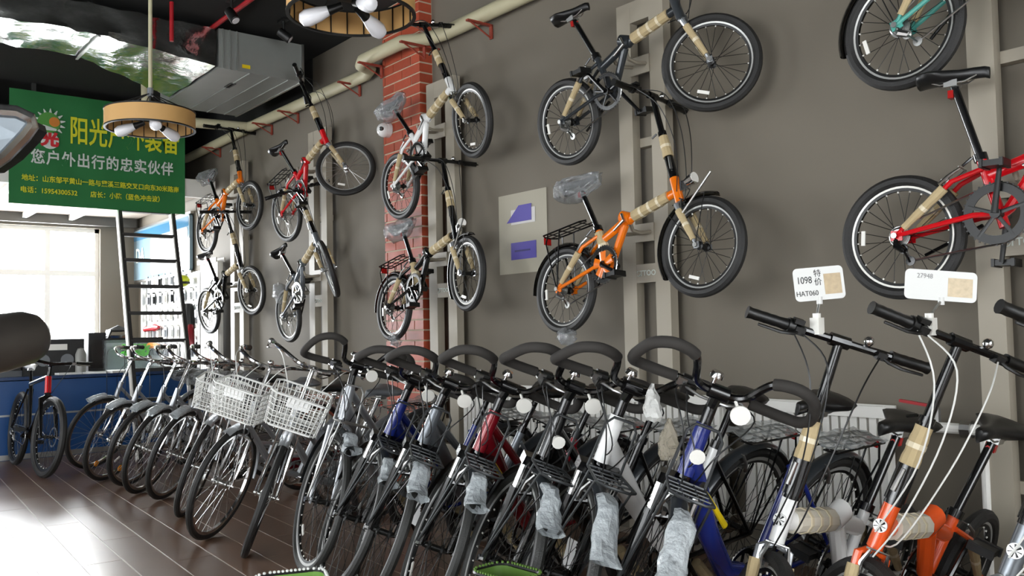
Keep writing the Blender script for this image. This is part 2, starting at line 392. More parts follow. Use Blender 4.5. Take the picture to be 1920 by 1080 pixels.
MB().box((-0.0055, 0.0, -0.12), (0.002, 0.16, 0.012)).build('print_line', M('dark_purple', '#2c2666', .5), po, False)

# ------------------------------------------------------------------ pipes, duct, ceiling
pp = tag(empty('insulated_pipe', (0, 6, 3.34)), 'cream insulated pipe running along the top of the wall and around the pillar', 'pipe')
path = [(-.09, -9, 0), (-.09, -0.7, 0), (-.13, -0.5, 0), (-.24, -0.36, 0), (-.25, 0.22, 0), (-.2, 0.34, 0), (-.10, 0.37, -.01), (-.07, 0.48, -.02), (-.07, 2.8, 0), (-.1, 2.92, 0), (-.7, 3.05, 0), (-.98, 3.1, 0.01), (-1.04, 3.15, .06), (-1.04, 3.18, .36)]
MB().tube(path, 0.052, 12).build('pipe_run', m_cream, pp)
MB().tube([(-.07, 2.85, 0), (-.07, 4.8, -0.02), (-.1, 4.95, -.02)], 0.05, 12).build('pipe_branch', m_cream, pp)
for y in (-3.2, -1.15, -0.5, 0.12, 0.7, 1.9, 2.5, 3.9):
    x = -.11 if not -.6 < y < .4 else -.24
    bb = MB().box((x / 2 - .06, y, -0.055), (abs(x) + .10, 0.03, 0.012)).box((-.012 if x > -.2 else -.14, y, -0.1), (0.01, 0.03, 0.1))
    bb.tube([(-.02 if x > -.2 else -.14, y, -0.14), (x - .08, y, -0.06)], 0.006, 6)
    bb.build('pipe_bracket', m_rust, pp)
un = tag(empty('duct_unit', (-0.70, 7.9, 3.535)), 'galvanised sheet-metal air unit hanging under the black ceiling', 'air unit')
MB().box((0, 0, 0), (0.74, 1.5, 0.33)).build('casing', m_galv, un, False)
for x in (-.34, -.28, -.22): MB().box((x, -.755, 0), (0.012, 0.012, 0.33)).build('seam', m_galv, un, False)
for x in (-.1, .08, .25): MB().box((x, 0, -.168), (0.014, 1.48, 0.008)).build('seam', m_galv, un, False)
MB().box((0.375, 0, -.16), (0.02, 1.52, 0.025)).build('edge_flange', m_alu, un, False)
MB().box((0.375, -.755, 0), (0.02, 0.02, 0.33)).build('edge_flange', m_alu, un, False)
MB().box((-.14, -.757, -.12), (0.07, 0.004, 0.03)).build('sticker', m_yellow, un, False)
MB().box((-.1, -.3, -.170), (0.05, 0.16, 0.004)).build('stain_plate', m_matte, un, False)
dt = tag(empty('foil_duct', (-1.1, 7.55, 3.55)), 'wrinkled silver foil air duct leading away from the sheet-metal unit', 'duct')
vs = []; fs = []; ND = 44
random.seed(3)
for i in range(ND + 1):
    x = -i * 0.075; t = min(1, i / 12.0); hz = 0.155 * (1 - t) + 0.115 * t; zc = -0.02 * (1 - t) + 0.03 * t; hy0, hy1 = -0.40, 0.75 - 0.5 * t
    ring = []
    for (yy, zz, nx) in ((hy0, hz, 0), (hy1, hz, 0), (hy1, -hz, 0), (hy0, -hz, 0)): ring.append((yy, zz + zc))
    pts = []
    for k in range(4):
        a = ring[k]; b = ring[(k + 1) % 4]
        for q in range(5): pts.append((a[0] + (b[0] - a[0]) * q / 5, a[1] + (b[1] - a[1]) * q / 5))
    for (yy, zz) in pts: vs.append((x + random.uniform(-.012, .012), yy + random.uniform(-.011, .011), zz + random.uniform(-.011, .011)))
for i in range(ND):
    for k in range(20): fs.append((i * 20 + k, i * 20 + (k + 1) % 20, (i + 1) * 20 + (k + 1) % 20, (i + 1) * 20 + k))
MB().add(vs, fs).build('foil_skin', m_foil, dt, True, 20)
for x in (-0.9, -2.1, -3.0):
    MB().box((x, -.08, -0.105), (0.02, 0.7, 0.012)).build('strap', m_alu, dt, False)
MB().tube([(-1.6, -.1, -.11), (-1.6, -.1, -.2)], 0.01, 6).ball((-1.6, -.1, -.22), .02).build('hanger', m_matte, dt)
rp = tag(MB().tube([(-1.52, 6.95, 3.45), (-1.52, 6.95, 3.76)], 0.016, 10).build('sprinkler_pipe', m_redp), 'red sprinkler drop pipe standing upright above the foil duct', 'pipe')
r2 = tag(MB().tube([(-1.12, 7.33, 3.70), (-1.08, 6.3, 3.73)], 0.02, 10).build('sprinkler_pipe', m_redp), 'red sprinkler pipe running slantwise under the black ceiling', 'pipe')
def spot(loc, d, label):
    r = tag(empty('spotlight', loc), label, 'spotlight')
    MB().tube([(0, 0, 0), (0, 0, -0.1)], 0.012, 8).box((0, 0, 0.0), (0.05, 0.12, 0.02)).build('bracket', m_matte, r)
    d = Vector(d).normalized(); a = Vector((0, 0, -0.12))
    MB().tube([a - d * 0.05, a - d * 0.045, a + d * 0.06, a + d * 0.065], [0.02, 0.036, 0.04, 0.036], 14).build('lamp_head', m_matte, r)
    MB().tube([a + d * 0.066, a + d * 0.069], 0.03, 12).build('lens', m_bulb, r)
spot((-1.18, 6.6, 3.75), (0.3, -.5, -.8), 'black ceiling spotlight in front of the sheet-metal air unit')
spot((-0.66, 6.8, 3.75), (0.6, -.3, -.5), 'black ceiling spotlight with a pale lens beside the nearer pendant lamp')

def pendant(loc, label, tilt=0.0, top=3.76):
    R_ = 0.26; r = tag(empty('pendant_lamp', loc), label, 'lamp')
    n = 48
    MB().lathe([(R_, -.05), (R_, .05), (R_ - .008, .05), (R_ - .008, -.05)], n, (0, 0, 0), 'z', closed=True).build('lamp_shade', m_veneer, r)
    for z in (-.052, .052): MB().lathe([(R_ + .003, z - .004), (R_ + .003, z + .004), (R_ - .011, z + .004), (R_ - .011, z - .004)], n, (0, 0, 0), 'z', closed=True).build('rim_band', m_matte, r)
    wm = MB()
    for k in range(22):
        a = 2 * PI * k / 22; wm.tube([(math.cos(a) * (R_ - .012), math.sin(a) * (R_ - .012), -.05), (math.cos(a) * (R_ - .012), math.sin(a) * (R_ - .012), .05)], 0.003, 5)
    wm.build('cage_wire', m_matte, r)['kind'] = 'stuff'
    sp = MB()
    for k in range(8):
        a = 2 * PI * k / 8; sp.tube([(math.cos(a) * (R_ - .01), math.sin(a) * (R_ - .01), .05), (0, 0, .17)], 0.003, 5)
    sp.build('suspension_wire', m_matte, r)
    MB().tube([(0, 0, .15), (0, 0, .2)], 0.018, 10).build('canopy', m_grey, r)
    MB().tube([(0, 0, .18), (0, 0, top - loc[2])], 0.012, 8).build('rope', m_cream, r)
    MB().tube([(0, 0, .16), (0, 0, 0.02)], 0.008, 6).box((0, 0, 0.02), (0.1, 0.05, 0.03)).build('lamp_holder', m_matte, r)
    for k in range(3):
        a = 2 * PI * k / 3 + 0.4; d = Vector((math.cos(a), math.sin(a), -0.35)).normalized()
        MB().tube([d * .04, d * .08, d * .1], [.016, .018, .022], 12).build('socket', m_matte, r)
        MB().tube([d * .10, d * .14, d * .141, d * .19, d * .215, d * .225], [.02, .03, .03, .036, .027, .005], 14).build('bulb', m_bulb, r)
pendant((-2.106, 5.555, 2.474), 'ring pendant lamp of pale veneer hanging in front of the green banner')
pendant((-2.027, 3.195, 2.507), 'ring pendant lamp of pale veneer overhead, partly cut by the picture top')

# security camera dome on the brick pillar
cd = tag(empty('dome_camera', (-0.122, 6.05, 2.76)), 'white dome security camera on the red brick pillar', 'security camera')
MB().tube([(0.0, 0, 0), (-.035, 0, 0)], 0.06, 18).build('base', m_fr_white, cd)
MB().ball((-.045, 0, -.005), 0.058, 16).build('dome', m_fr_white, cd)
MB().tube([(-.075, -.03, -.005), (-.094, -.035, -.005)], 0.018, 12).build('lens', m_black, cd)

# ------------------------------------------------------------------ radiators
def radiator(y0, y1, z0, z1, label, x=-0.12, pitch=0.045):
    r = tag(empty('radiator', (x, (y0 + y1) / 2, 0)), label, 'radiator'); L = y1 - y0
    fm = MB().box((0, 0, (z0 + z1) / 2), (0.06, pitch * 0.72, z1 - z0 - .03)).mesh('radiator_fin', m_white, False)
    n = int(L / pitch)
    for k in range(n): o = link('radiator_fin', fm, r); o.location = (0, -L / 2 + pitch * (k + .5), 0)
    MB().box((0.01, 0, (z0 + z1) / 2), (0.03, L, z1 - z0 - .06)).build('panel', m_white, r, False)
    g = MB().box((-.045, 0, z1), (0.012, L, 0.05)).box((.045, 0, z1), (0.012, L, 0.05))
    g.build('top_rail', m_white, r, False)
    MB().box((0, 0, z0 + .02), (0.07, L, 0.04)).build('bottom_rail', m_white, r, False)
    for s_ in (-1, 1): MB().box((.08, s_ * (L / 2 - .1), z0 + .1), (0.1, 0.03, 0.03)).build('wall_bracket', m_white, r, False)
    return r
radiator(2.86, 5.1, .2, .77, 'low white radiator under the paper poster behind the parked bikes')
radiator(1.98, 2.74, .2, .77, 'low white radiator with a red-handled valve behind the folding bikes')
radiator(9.62, 10.2, .15, 2.0, 'tall ribbed cream radiator at the far end of the bike wall', pitch=0.06)
rv = tag(empty('radiator_valve', (-0.14, 1.9, 0.77)), 'red-handled valve and white pipe beside the low radiator', 'valve')
MB().tube([(0.02, 0.08, -.05), (0.02, -.55, -.05), (0.02, -.62, -.05)], 0.022, 10).tube([(.03, -.3, -.05), (.03, -.3, -.77)], 0.017, 10).build('pipe', m_white, rv)
MB().tube([(0.02, -.12, -.05), (0.02, -.12, .03)], 0.015, 8).build('fitting', m_alu, rv); MB().tube([(0.02, -.22, -.05), (0.02, -.26, -.05)], 0.035, 10).build('fitting', m_alu, rv)
MB().box((0.0, -.05, .045), (0.02, 0.15, 0.012), Matrix.Rotation(.12, 3, 'X')).build('handle', m_redp, rv, False)

# ------------------------------------------------------------------ far end furniture
ct = tag(empty('counter', (-2.4, 10.1, 0)), 'long blue shop counter with a silver strip below the far window', 'counter')
MB().box((0, 0, .38), (4.3, 0.6, 0.76)).build('body', m_blue, ct, False)
MB().box((0, 0, .785), (4.36, 0.66, 0.03)).build('worktop', M('navy_worktop', '#16335c', .3), ct, False)
MB().box((0, -.304, .43), (4.3, 0.008, 0.018)).build('trim_strip', m_alu, ct, False)
MB().box((0, -.302, .03), (4.3, 0.01, 0.05)).build('kick_strip', m_alu, ct, False)
def boxy(name, loc, dim, mat, label, cat, rz=0, extra=None):
    r = tag(empty(name, loc, rz), label, cat); MB().box((0, 0, dim[2] / 2), dim).build('casing', mat, r, False)
    if extra: extra(r)
    return r
def amp(r):
    MB().box((-.05, -.152, .28), (0.34, .006, .06)).build('label_strip', m_refl, r, False)
    for x in (-.1, .12): MB().lathe([(.001, -.01), (.06, -.01), (.06, .01), (.03, .012)], 18, (x, -.155, .15)).build('speaker_cone', m_grey, r)
boxy('speaker_cabinet', (-1.72, 10.05, .8), (0.56, 0.3, 0.36), m_matte, 'wide black speaker cabinet with a pale label on the blue counter', 'speaker', 0, amp)
def pc(r): MB().box((0, -.2, .2), (0.13, .005, .3)).build('front_panel', m_black, r, False)
boxy('computer_tower', (-1.3, 10.15, .8), (0.17, 0.38, 0.42), m_matte, 'black computer tower between the speaker and the fish tank', 'computer', 0, pc)
def mon(r):
    MB().box((0, -.11, .18), (0.3, .004, .24)).build('screen', m_black, r, False)
boxy('crt_monitor', (-2.12, 10.0, .8), (0.34, 0.2, 0.3), m_grey, 'grey boxy monitor on the blue counter above the parked mountain bike', 'monitor', .3, mon)
tk = tag(empty('fish_tank', (-0.95, 10.05, .8)), 'glass fish tank holding a bright green plant', 'fish tank')
for x in (-.29, .29): MB().box((x, 0, .17), (.008, .3, .34)).build('pane', m_tank, tk, False)
for y in (-.15, .15): MB().box((0, y, .17), (.58, .008, .34)).build('pane', m_tank, tk, False)
MB().box((0, 0, .01), (.6, .32, .02)).build('base', m_white, tk, False)
MB().box((0, 0, .35), (.6, .32, .02)).build('lid', m_matte, tk, False)
pl = MB(); random.seed(5)
for k in range(260):
    a = random.uniform(0, 2 * PI); b = random.uniform(-.1, 1.2); rr = random.uniform(.03, .13); c = Vector((math.cos(a) * rr * 1.1, math.sin(a) * rr * .7 - .03, .16 + b * .09))
    pl.add([c, c + Vector((.03, 0, .012)), c + Vector((.045, .012, .03)), c + Vector((.01, -.012, .026))], [(0, 1, 2, 3)])
ap = pl.build('aquarium_plant', m_leaf, None, False); ap.location = (-0.93, 10.02, .80); tag(ap, 'bright green bushy plant inside the fish tank', 'plant')
bt_ = MB().lathe([(0.001, 0), (.05, 0), (.052, .2), (.03, .26), (.001, .27)], 16, (-1.48, 9.87, .8), 'z').build('bottle', M('grey_bottle', '#8f8f8a', .4)); tag(bt_, 'rounded grey bottle in front of the black speaker cabinet', 'bottle')
for i, (x, y, a) in enumerate(((-1.6, 9.86, .1), (-1.35, 9.85, -.3), (-1.15, 9.84, .5))):
    o = MB().box((0, 0, 0), (.22, .14, .02)).build('paper_stack', M('paper', '#e8e8e4', .7), None, False); o.location = (x, y, .812); o.rotation_euler.z = a
    tag(o, ('stack of white papers in front of the grey bottle', 'stack of white papers in front of the computer tower', 'stack of white papers beside the fish tank')[i], 'papers')
gc = tag(empty('glass_cabinet', (-0.62, 12.5, 0)), 'low glass display cabinet with dark top under the far window', 'cabinet')
MB().box((0, 0, .55), (1.15, .4, 1.1)).build('body', M('cabinet_grey', '#8b8e90', .4), gc, False)
MB().box((0, 0, 1.12), (1.2, .45, .04)).build('top', m_matte, gc, False)
for x in (-.29, .29): MB().box((x, -.205, .6), (.54, .01, .9)).build('door', m_tank, gc, False)
hm = tag(empty('bicycle_helmet', (-0.42, 12.45, 1.14)), 'dark vented bicycle helmet on the cabinet beside the window', 'helmet')
for k in range(5):
    y = (k - 2) * .045; MB().tube([(-.15, y, .02), (-.11, y * 1.1, .12), (0, y * 1.2, .17 - abs(y) * .5), (.11, y * 1.1, .13), (.16, y, .03)], [.008, .02, .024, .02, .008], 8).build('shell_rib', m_matte, hm)
MB().lathe([(.15, .0), (.155, .03), (.145, .04), (.14, .0)], 20, (0, 0, .02), 'z', closed=True, mat=Matrix.Diagonal((1.1, .8, 1))).build('rim', m_black, hm)

# blue sign with window glare painted on and accessory board on the right wall
sg = tag(empty('wall_sign', (-0.03, 11.9, 2.3)), 'glossy blue shop sign beginning DA with painted-on white glare, far end of the wall', 'sign')
MB().prism(rrect(2.26, .69, .05), 0.04, basis((0.01, 0, 0), (0, -1, 0), (0, 0, 1), (-1, 0, 0))).build('sign_panel', M('sign_blue', '#7b93a0', .08, coat=.6), sg)
MB().prism(rrect(2.2, .12, .03), 0.002, basis((-0.031, 0, .26), (0, -1, 0), (0, 0, 1), (-1, 0, 0))).build('sign_band', M('sign_deep_blue', '#41708f', .1), sg)
MB().prism(rrect(1.42, .5, .05), 0.003, basis((-0.0315, -.36, -.06), (0, -1, 0), (0, 0, 1), (-1, 0, 0))).build('sign_glare', M('sign_glare_white', '#f4f6f6', .1, emis=0), sg)  # white plate paints the window's reflection onto the sign
o = link('lettering', text_mesh('DA', .27, m_text_w, .001, 1.0, .004), sg); o.matrix_basis = basis((-.036, .80, -.02), (0, -1, 0), (0, 0, 1), (-1, 0, 0))
MB().box((0.0, 0, .36), (.05, 2.3, .03)).build('frame_bar', m_alu, sg, False); MB().box((0.0, 0, -.36), (.05, 2.3, .03)).build('frame_bar', m_alu, sg, False)
ab = tag(empty('accessory_board', (-0.02, 11.45, 1.36)), 'white slatted accessory board hung with small bike parts below the sign', 'display board')
m_pale = M('pale_board', '#c9ccca', .35)
MB().box((0, 0, 0), (.03, 2.1, 1.15)).build('back_panel', m_pale, ab, False)
for k in range(8): MB().box((-.018, 0, -.5 + k * .145), (.006, 2.08, .05)).build('slat', m_white, ab, False)
for s_ in (-1.08, 1.08): MB().box((-.03, s_, -.4), (.09, .07, 1.9)).build('post', m_alu, ab, False)
random.seed(11)
cols = [m_white, m_alu, m_matte, m_refl, m_grey, m_matte, m_silver]
sp_l = {0: 'silver', 1: 'black', 2: 'white'}
n = 0
for rI in range(5):
    for cI in range(9):
        y = 10.55 + cI * .225 + random.uniform(-.03, .03); z = 1.88 - rI * .22; mt = random.choice(cols)
        if rI == 0 and cI < 2: continue
        r = MB().prism(rrect(.12 + random.uniform(-.02, .02), .15, .01, 2), .008).box((0, .085, .01), (.02, .02, .03)).box((0, -.01, .018), (.07, .09, .025)).build('part_card', mt, None, False)
        r.matrix_world = basis((-.048, y, z), (0, -1, 0), (0, 0, 1), (-1, 0, 0))
        kind = 'dark' if mt in (m_matte,) else ('grey' if mt in (m_grey, m_alu, m_silver) else 'white')
        rn = ('top', 'second', 'third', 'fourth', 'bottom')[rI]; cn = ('nearest', 'second', 'third', 'fourth', 'middle', 'sixth', 'seventh', 'eighth', 'farthest')[cI]
        tag(r, '%s bike part in the %s row of the accessory board, %s from near end' % (kind, rn, cn) if cI not in (0, 4, 8) else '%s bike part on a card, %s row of the accessory board, the %s card' % (kind, rn, cn), 'bike part', 'parts hanging on the accessory board'); n += 1
o = MB().tube([(-.1, 12.35, 1.27), (-.1, 11.95, 1.29)], .035, 10).tube([(-.1, 11.95, 1.29), (-.1, 11.8, 1.29)], [.05, .02], 10).build('bicycle_pump', m_redp); tag(o, 'red pump lying on the accessory board ledge', 'pump')
o = MB().tube([(-.1, 12.45, 1.03), (-.1, 12.1, 1.06), (-.1, 11.75, 1.04)], [.03, .045, .03], 8).build('work_gloves', m_orange_r); tag(o, 'orange bundled item at the bottom of the accessory board', 'accessory')
hy = tag(empty('cycling_helmet', (-.14, 10.78, 1.83)), 'yellow-green helmet hanging at the top of the accessory board', 'helmet')
MB().ball((0, 0, 0), .1, 14, (.8, 1.2, .75)).build('shell', M('lime_shell', '#b9c41e', .3), hy); MB().lathe([(.1, -.02), (.105, 0), (.095, .01)], 18, (0, 0, -.02), 'z', mat=Matrix.Diagonal((.8, 1.2, 1))).build('rim', m_matte, hy)
o = MB().tube([(-.09, 10.72, 1.55), (-.1, 10.7, 1.4), (-.09, 10.68, 1.2)], [.05, .07, .05], 10).build('saddle_bag', m_matte); tag(o, 'black saddle bag hanging on the near end of the accessory board', 'bag')
o = MB().tube([(-.09, 10.66, 1.3), (-.1, 10.64, 1.18), (-.09, 10.62, 1.05)], [.04, .05, .04], 10).build('saddle_bag', m_fr_wred); tag(o, 'dark red bag hanging below the black saddle bag', 'bag')

# ------------------------------------------------------------------ bicycles
CACHE = {}
def cached(key, fn):
    if key not in CACHE: CACHE[key] = fn()
    return CACHE[key]
def sph(c, r, n=8): return MB().ball(c, r, n)

def wheel_meshes(R, rt, spokes, rimdark, hub_r=0.022):
    def mk():
        rm = R - rt; n = 56
        tyre = MB().tube([(rm * math.cos(2 * PI * i / n), 0, rm * math.sin(2 * PI * i / n)) for i in range(n)], rt, 9, closed=True).mesh('tyre', m_tyre)
        ro = rm - rt * .72; ri = ro - (.013 if spokes == 24 else .017)
        rim = MB().lathe([(ro, -.011), (ro, .011), (ri, .008), (ri, -.008)], n, closed=True).mesh('rim', m_rim)
        inner = MB().lathe([(ri + .001, -.009), (ri + .001, .009), (ri - .010, .007), (ri - .010, -.007)], n, closed=True).mesh('rim_bed', m_matte)
        sp = MB()
        for k in range(spokes):
            a = 2 * PI * k / spokes; sd = 1 if k % 2 else -1; b = a + (0.55 if (k // 2) % 2 else -0.55)
            sp.tube([(hub_r * math.cos(b), sd * .028, hub_r * math.sin(b)), (ri * math.cos(a), 0, ri * math.sin(a))], .0014, 4, cap=False)
        sp = sp.mesh('spokes', m_alu, False)
        hub = MB().lathe([(.005, -.055), (.009, -.055), (.012, -.035), (hub_r, -.03), (hub_r, -.026), (.013, -.02), (.013, .02), (hub_r, .026), (hub_r, .03), (.012, .035), (.009, .055), (.005, .055)], 16).mesh('hub', m_alu)
        nip = MB()
        for k in range(spokes):
            a = 2 * PI * k / spokes; nip.tube([((ri - .009) * math.cos(a), 0, (ri - .009) * math.sin(a)), ((ri - .017) * math.cos(a), 0, (ri - .017) * math.sin(a))], .0035, 5)
        nip = nip.mesh('spoke_nipples', m_refl, False)
        refl = MB().prism([(-.03, -.008), (.03, -.008), (.03, .008), (-.03, .008)], .006, Matrix.Rotation(PI / 2, 3, 'X')).mesh('spoke_reflector', m_refl, False)
        return dict(inner=inner, tyre=tyre, rim=rim, spokes=sp, hub=hub, nip=nip, refl=refl, ri=ri)
    return cached(('wheel', R, rt, spokes), mk)

class Bike:
    def __init__(s, name, label, group, pose, steer, T, H, cat='bicycle'):
        s.root = empty(name); s.root.matrix_world = pose; tag(s.root, label, cat, group)
        T = Vector((T[0], 0, T[1])); H = Vector((H[0], 0, H[1])); s.T = T; s.H = H
        s.SM = Matrix.Translation(T) @ Matrix.Rotation(steer, 4, (T - H).normalized()) @ Matrix.Translation(-T)
        s.ID = Matrix.Identity(4)
    def part(s, name, mb, mat, st=False, parent=None, smooth=True, ang=35):
        o = mb.build(name, mat, parent or s.root, smooth, ang)
        if st and not parent: o.matrix_basis = s.SM
        return o
    def wheel(s, R, rt, c, st, spokes=24, rimmat=None, dark_spokes=False, reflect=True, ang=0.7, tyre=None):
        W = wheel_meshes(R, rt, spokes, 0); tr = Matrix.Translation((c[0], 0, c[1])) @ Matrix.Rotation(ang, 4, 'Y')
        o = link('wheel', W['tyre'], s.root, tyre); o.matrix_basis = (s.SM if st else s.ID) @ tr
        link('rim', W['rim'], o, rimmat); q = link('spokes', W['spokes'], o, m_matte if dark_spokes else m_alu); q['kind'] = 'stuff'
        link('hub', W['hub'], o, m_matte if dark_spokes else m_alu)
        if dark_spokes: link('rim_bed', W['inner'], o); q = link('spoke_nipples', W['nip'], o); q['kind'] = 'stuff'
        if reflect:
            r = link('spoke_reflector', W['refl'], o); r.matrix_basis = Matrix.Rotation(.9, 4, 'Y') @ Matrix.Translation((0, -.008, -(R * .62))) 
        return o
def hexpath(a, b, n): return [lerp(a, b, i / n) for i in range(n + 1)]
def wrap(B, a, b, r0, r1, st=False, bands=1, parent=None, mat=None):
    a = Vector(a); b = Vector(b); n = 6; rs = [(r0 + (r1 - r0) * i / n) * (1 + .05 * math.sin(i * 2.1)) for i in range(n + 1)]
    o = B.part('foam_wrap', MB().tube(hexpath(a, b, n), rs, 10), mat or m_wrap, st)
    d = (b - a).normalized()
    for k in range(bands):
        c = lerp(a, b, (k + 1) / (bands + 1)); r = (r0 + r1) / 2 * 1.06
        B.part('tape_band', MB().tube([c - d * .008, c + d * .008], r, 10), m_tape, parent=o)
    return o
def saddle(B, top, wide=0.075, L=0.26, nose_dir=1, mat=m_leather, tilt=0.0, bag=False):
    cx, cz = top
    secs = [(-.48, .55, .9), (-.42, .92, .98), (-.25, 1.0, 1.0), (-.08, .72, .96), (.12, .36, .93), (.32, .25, .92), (.46, .22, .88), (.52, .10, .8)]
    vs = []; n = 12
    for (t, wd, hh) in secs:
        x = cx + t * L; 
        for k in range(n):
            a = 2 * PI * k / n; yy = math.cos(a) * wide * wd; zz = math.sin(a); zz = (zz * .016 if zz > 0 else zz * .034)
            vs.append((x, yy, cz - .018 + zz * (1.1 if wd > .5 else .9) + (hh - 1) * .08 + tilt * (t * L)))
    fs = []
    for i in range(len(secs) - 1):
        for k in range(n): fs.append((i * n + k, i * n + (k + 1) % n, (i + 1) * n + (k + 1) % n, (i + 1) * n + k))
    fs += [tuple(range(n - 1, -1, -1)), tuple((len(secs) - 1) * n + k for k in range(n))]
    o = B.part('saddle', MB().add(vs, fs), mat, ang=60)
    r = MB()
    for s_ in (-1, 1): r.tube([(cx + .42 * L, s_ * .008, cz - .035), (cx + .2 * L, s_ * .02, cz - .06), (cx - .15 * L, s_ * .022, cz - .06), (cx - .4 * L, s_ * .035, cz - .035)], .0035, 6)
    r.box((cx, 0, cz - .06), (.05, .05, .025))
    B.part('saddle_rail', r, m_alu, parent=o)
    if bag:
        random.seed(int(cx * 1000) + bag); vs = []; n = 16; fs = []
        for i, (t, wd, h0, h1) in enumerate(((-.62, .25, -.05, .0), (-.55, 1.1, -.09, .02), (-.3, 1.28, -.10, .03), (0, 1.0, -.12, .03), (.25, .62, -.09, .025), (.5, .45, -.07, .015), (.6, .2, -.05, 0))):
            for k in range(n):
                a = 2 * PI * k / n; yy = math.cos(a) * wide * wd; q = math.sin(a); zz = (h1 if q > 0 else -h0) * q
                vs.append((cx + t * L * 1.05 + random.uniform(-.008, .008), yy + random.uniform(-.012, .012), cz - .015 + zz + random.uniform(-.013, .013)))
        for i in range(6):
            for k in range(n): fs.append((i * n + k, i * n + (k + 1) % n, (i + 1) * n + (k + 1) % n, (i + 1) * n + k))
        b = B.part('plastic_cover', MB().add(vs, fs), m_bag, ang=4); b['label'] = 'crinkled clear plastic cover over the saddle'
    return o
def grip(B, par, a, b, r=.016, mat=m_matte):
    a = Vector(a); b = Vector(b); n = 9
    rs = [r * (1.15 if i in (0,) else 1.0 + .06 * (i % 2)) for i in range(n + 1)]; rs[-1] = r * 1.2
    return B.part('grip', MB().tube(hexpath(a, b, n), rs, 12), mat, parent=par)
def lever(B, par, a, dirn, out, mat=m_matte, L=.13):
    a = Vector(a); d = Vector(dirn).normalized(); o_ = Vector(out).normalized()
    return B.part('brake_lever', MB().box(a + o_ * .012, (.028, .03, .024)).tube([a + o_ * .012, a + o_ * .035 + d * .02, a + o_ * .045 + d * .06, a + o_ * .035 + d * L], [.006, .007, .006, .005], 6, sq=(1, .8)), mat, parent=par)
def cables(B, paths, mat=m_cable, st=True):
    mb = MB()
    for p in paths:
        P = [Vector(x) for x in p]; out = []
        for i in range(len(P) - 1):
            p0 = P[max(0, i - 1)]; p1 = P[i]; p2 = P[i + 1]; p3 = P[min(len(P) - 1, i + 2)]
            for q in range(6):
                t = q / 6; out.append(0.5 * ((2 * p1) + (-p0 + p2) * t + (2 * p0 - 5 * p1 + 4 * p2 - p3) * t * t + (-p0 + 3 * p1 - 3 * p2 + p3) * t ** 3))
        out.append(P[-1]); mb.tube(out, .0026, 5)
    return B.part('cables', mb, mat, st)
def drivetrain(B, b, r, R, ring=.088, mat=m_black, ang=-1.1, pedal=m_matte, guard=m_matte, der=m_alu, rw=.02):
    bx, bz = b; rx, rz = r; y = -.045
    mb = MB().lathe([(ring, y - .002), (ring, y + .002), (ring - rw, y + .002), (ring - rw, y - .002)], 36, (bx, 0, bz), closed=True)
    for k in range(5):
        a = 2 * PI * k / 5 + .3; mb.tube([(bx + .015 * math.cos(a), y, bz + .015 * math.sin(a)), (bx + (ring - .01) * math.cos(a), y, bz + (ring - .01) * math.sin(a))], .008, 6, sq=(.4, 1))
    cr = B.part('chainring', mb, mat)
    g = MB()
    for k in range(36):
        a = 2 * PI * k / 36; g.box((bx + (ring + .003) * math.cos(a), y, bz + (ring + .003) * math.sin(a)), (.006, .003, .006))
    q = B.part('chainring_teeth', g, guard, parent=cr, smooth=False); q['kind'] = 'stuff'
    B.part('bottom_bracket', MB().tube([(bx, -.06, bz), (bx, .06, bz)], .019, 12), mat)
    for s_, yy in ((1, -.065), (-1, .065)):
        d = Vector((math.cos(ang) * s_, 0, math.sin(ang) * s_)) * .172; e = Vector((bx, yy, bz)) + d
        c = B.part('crank_arm', MB().tube([(bx, yy, bz), e], [.013, .009], 8, sq=(.8, 1)), mat)
        py = -.05 if yy < 0 else .05
        B.part('pedal', MB().box(e + Vector((0, py, 0)), (.085, .075, .022)).tube([e, e + Vector((0, py * .4, 0))], .006, 6).box(e + Vector((.035, py, 0)), (.012, .085, .03)).box(e + Vector((-.035, py, 0)), (.012, .085, .03)), pedal, parent=c, smooth=False)
    cs = MB()
    for k, rr in enumerate((.042, .038, .034, .029, .025, .021)): cs.lathe([(.01, -.022 - k * .0045), (rr, -.022 - k * .0045), (rr, -.0245 - k * .0045), (.01, -.0245 - k * .0045)], 20, (rx, 0, rz))
    B.part('cassette', cs, m_alu)
    ch = MB(); y2 = -.036
    n = 18; up = [(lerp((bx, y, bz + ring), (rx, y2, rz + .032), i / n)) for i in range(n + 1)]
    arc = [Vector((rx - math.sin(a) * .033, y2, rz + math.cos(a) * .033)) for a in [PI * i / 6 for i in range(1, 6)]]
    dr = [Vector((rx + .02, y2, rz - .05)), Vector((rx + .05, y2, rz - .095))]; lo = [lerp((rx + .05, y2, rz - .1), (bx, y, bz - ring), i / n) for i in range(n + 1)]
    ar2 = [Vector((bx + math.sin(a) * ring, y, bz - math.cos(a) * ring)) for a in [PI * i / 12 for i in range(1, 12)]]
    ch.tube(up + arc + dr + lo + ar2, .0042, 4, closed=True, sq=(.7, 1)); q = B.part('chain', ch, m_alu); q['kind'] = 'stuff'
    de = MB().tube([(rx, -.05, rz - .01), (rx + .005, -.062, rz - .04), (rx + .03, -.055, rz - .06)], [.012, .016, .012], 8)
    de.tube([(rx + .02, -.045, rz - .05), (rx + .05, -.042, rz - .105)], .009, 6, sq=(1, .5)).lathe([(.004, -.004), (.019, -.003), (.019, .003), (.004, .004)], 12, (rx + .022, -.04, rz - .052)).lathe([(.004, -.004), (.019, -.003), (.019, .003), (.004, .004)], 12, (rx + .05, -.04, rz - .1))
    B.part('derailleur', de, der)
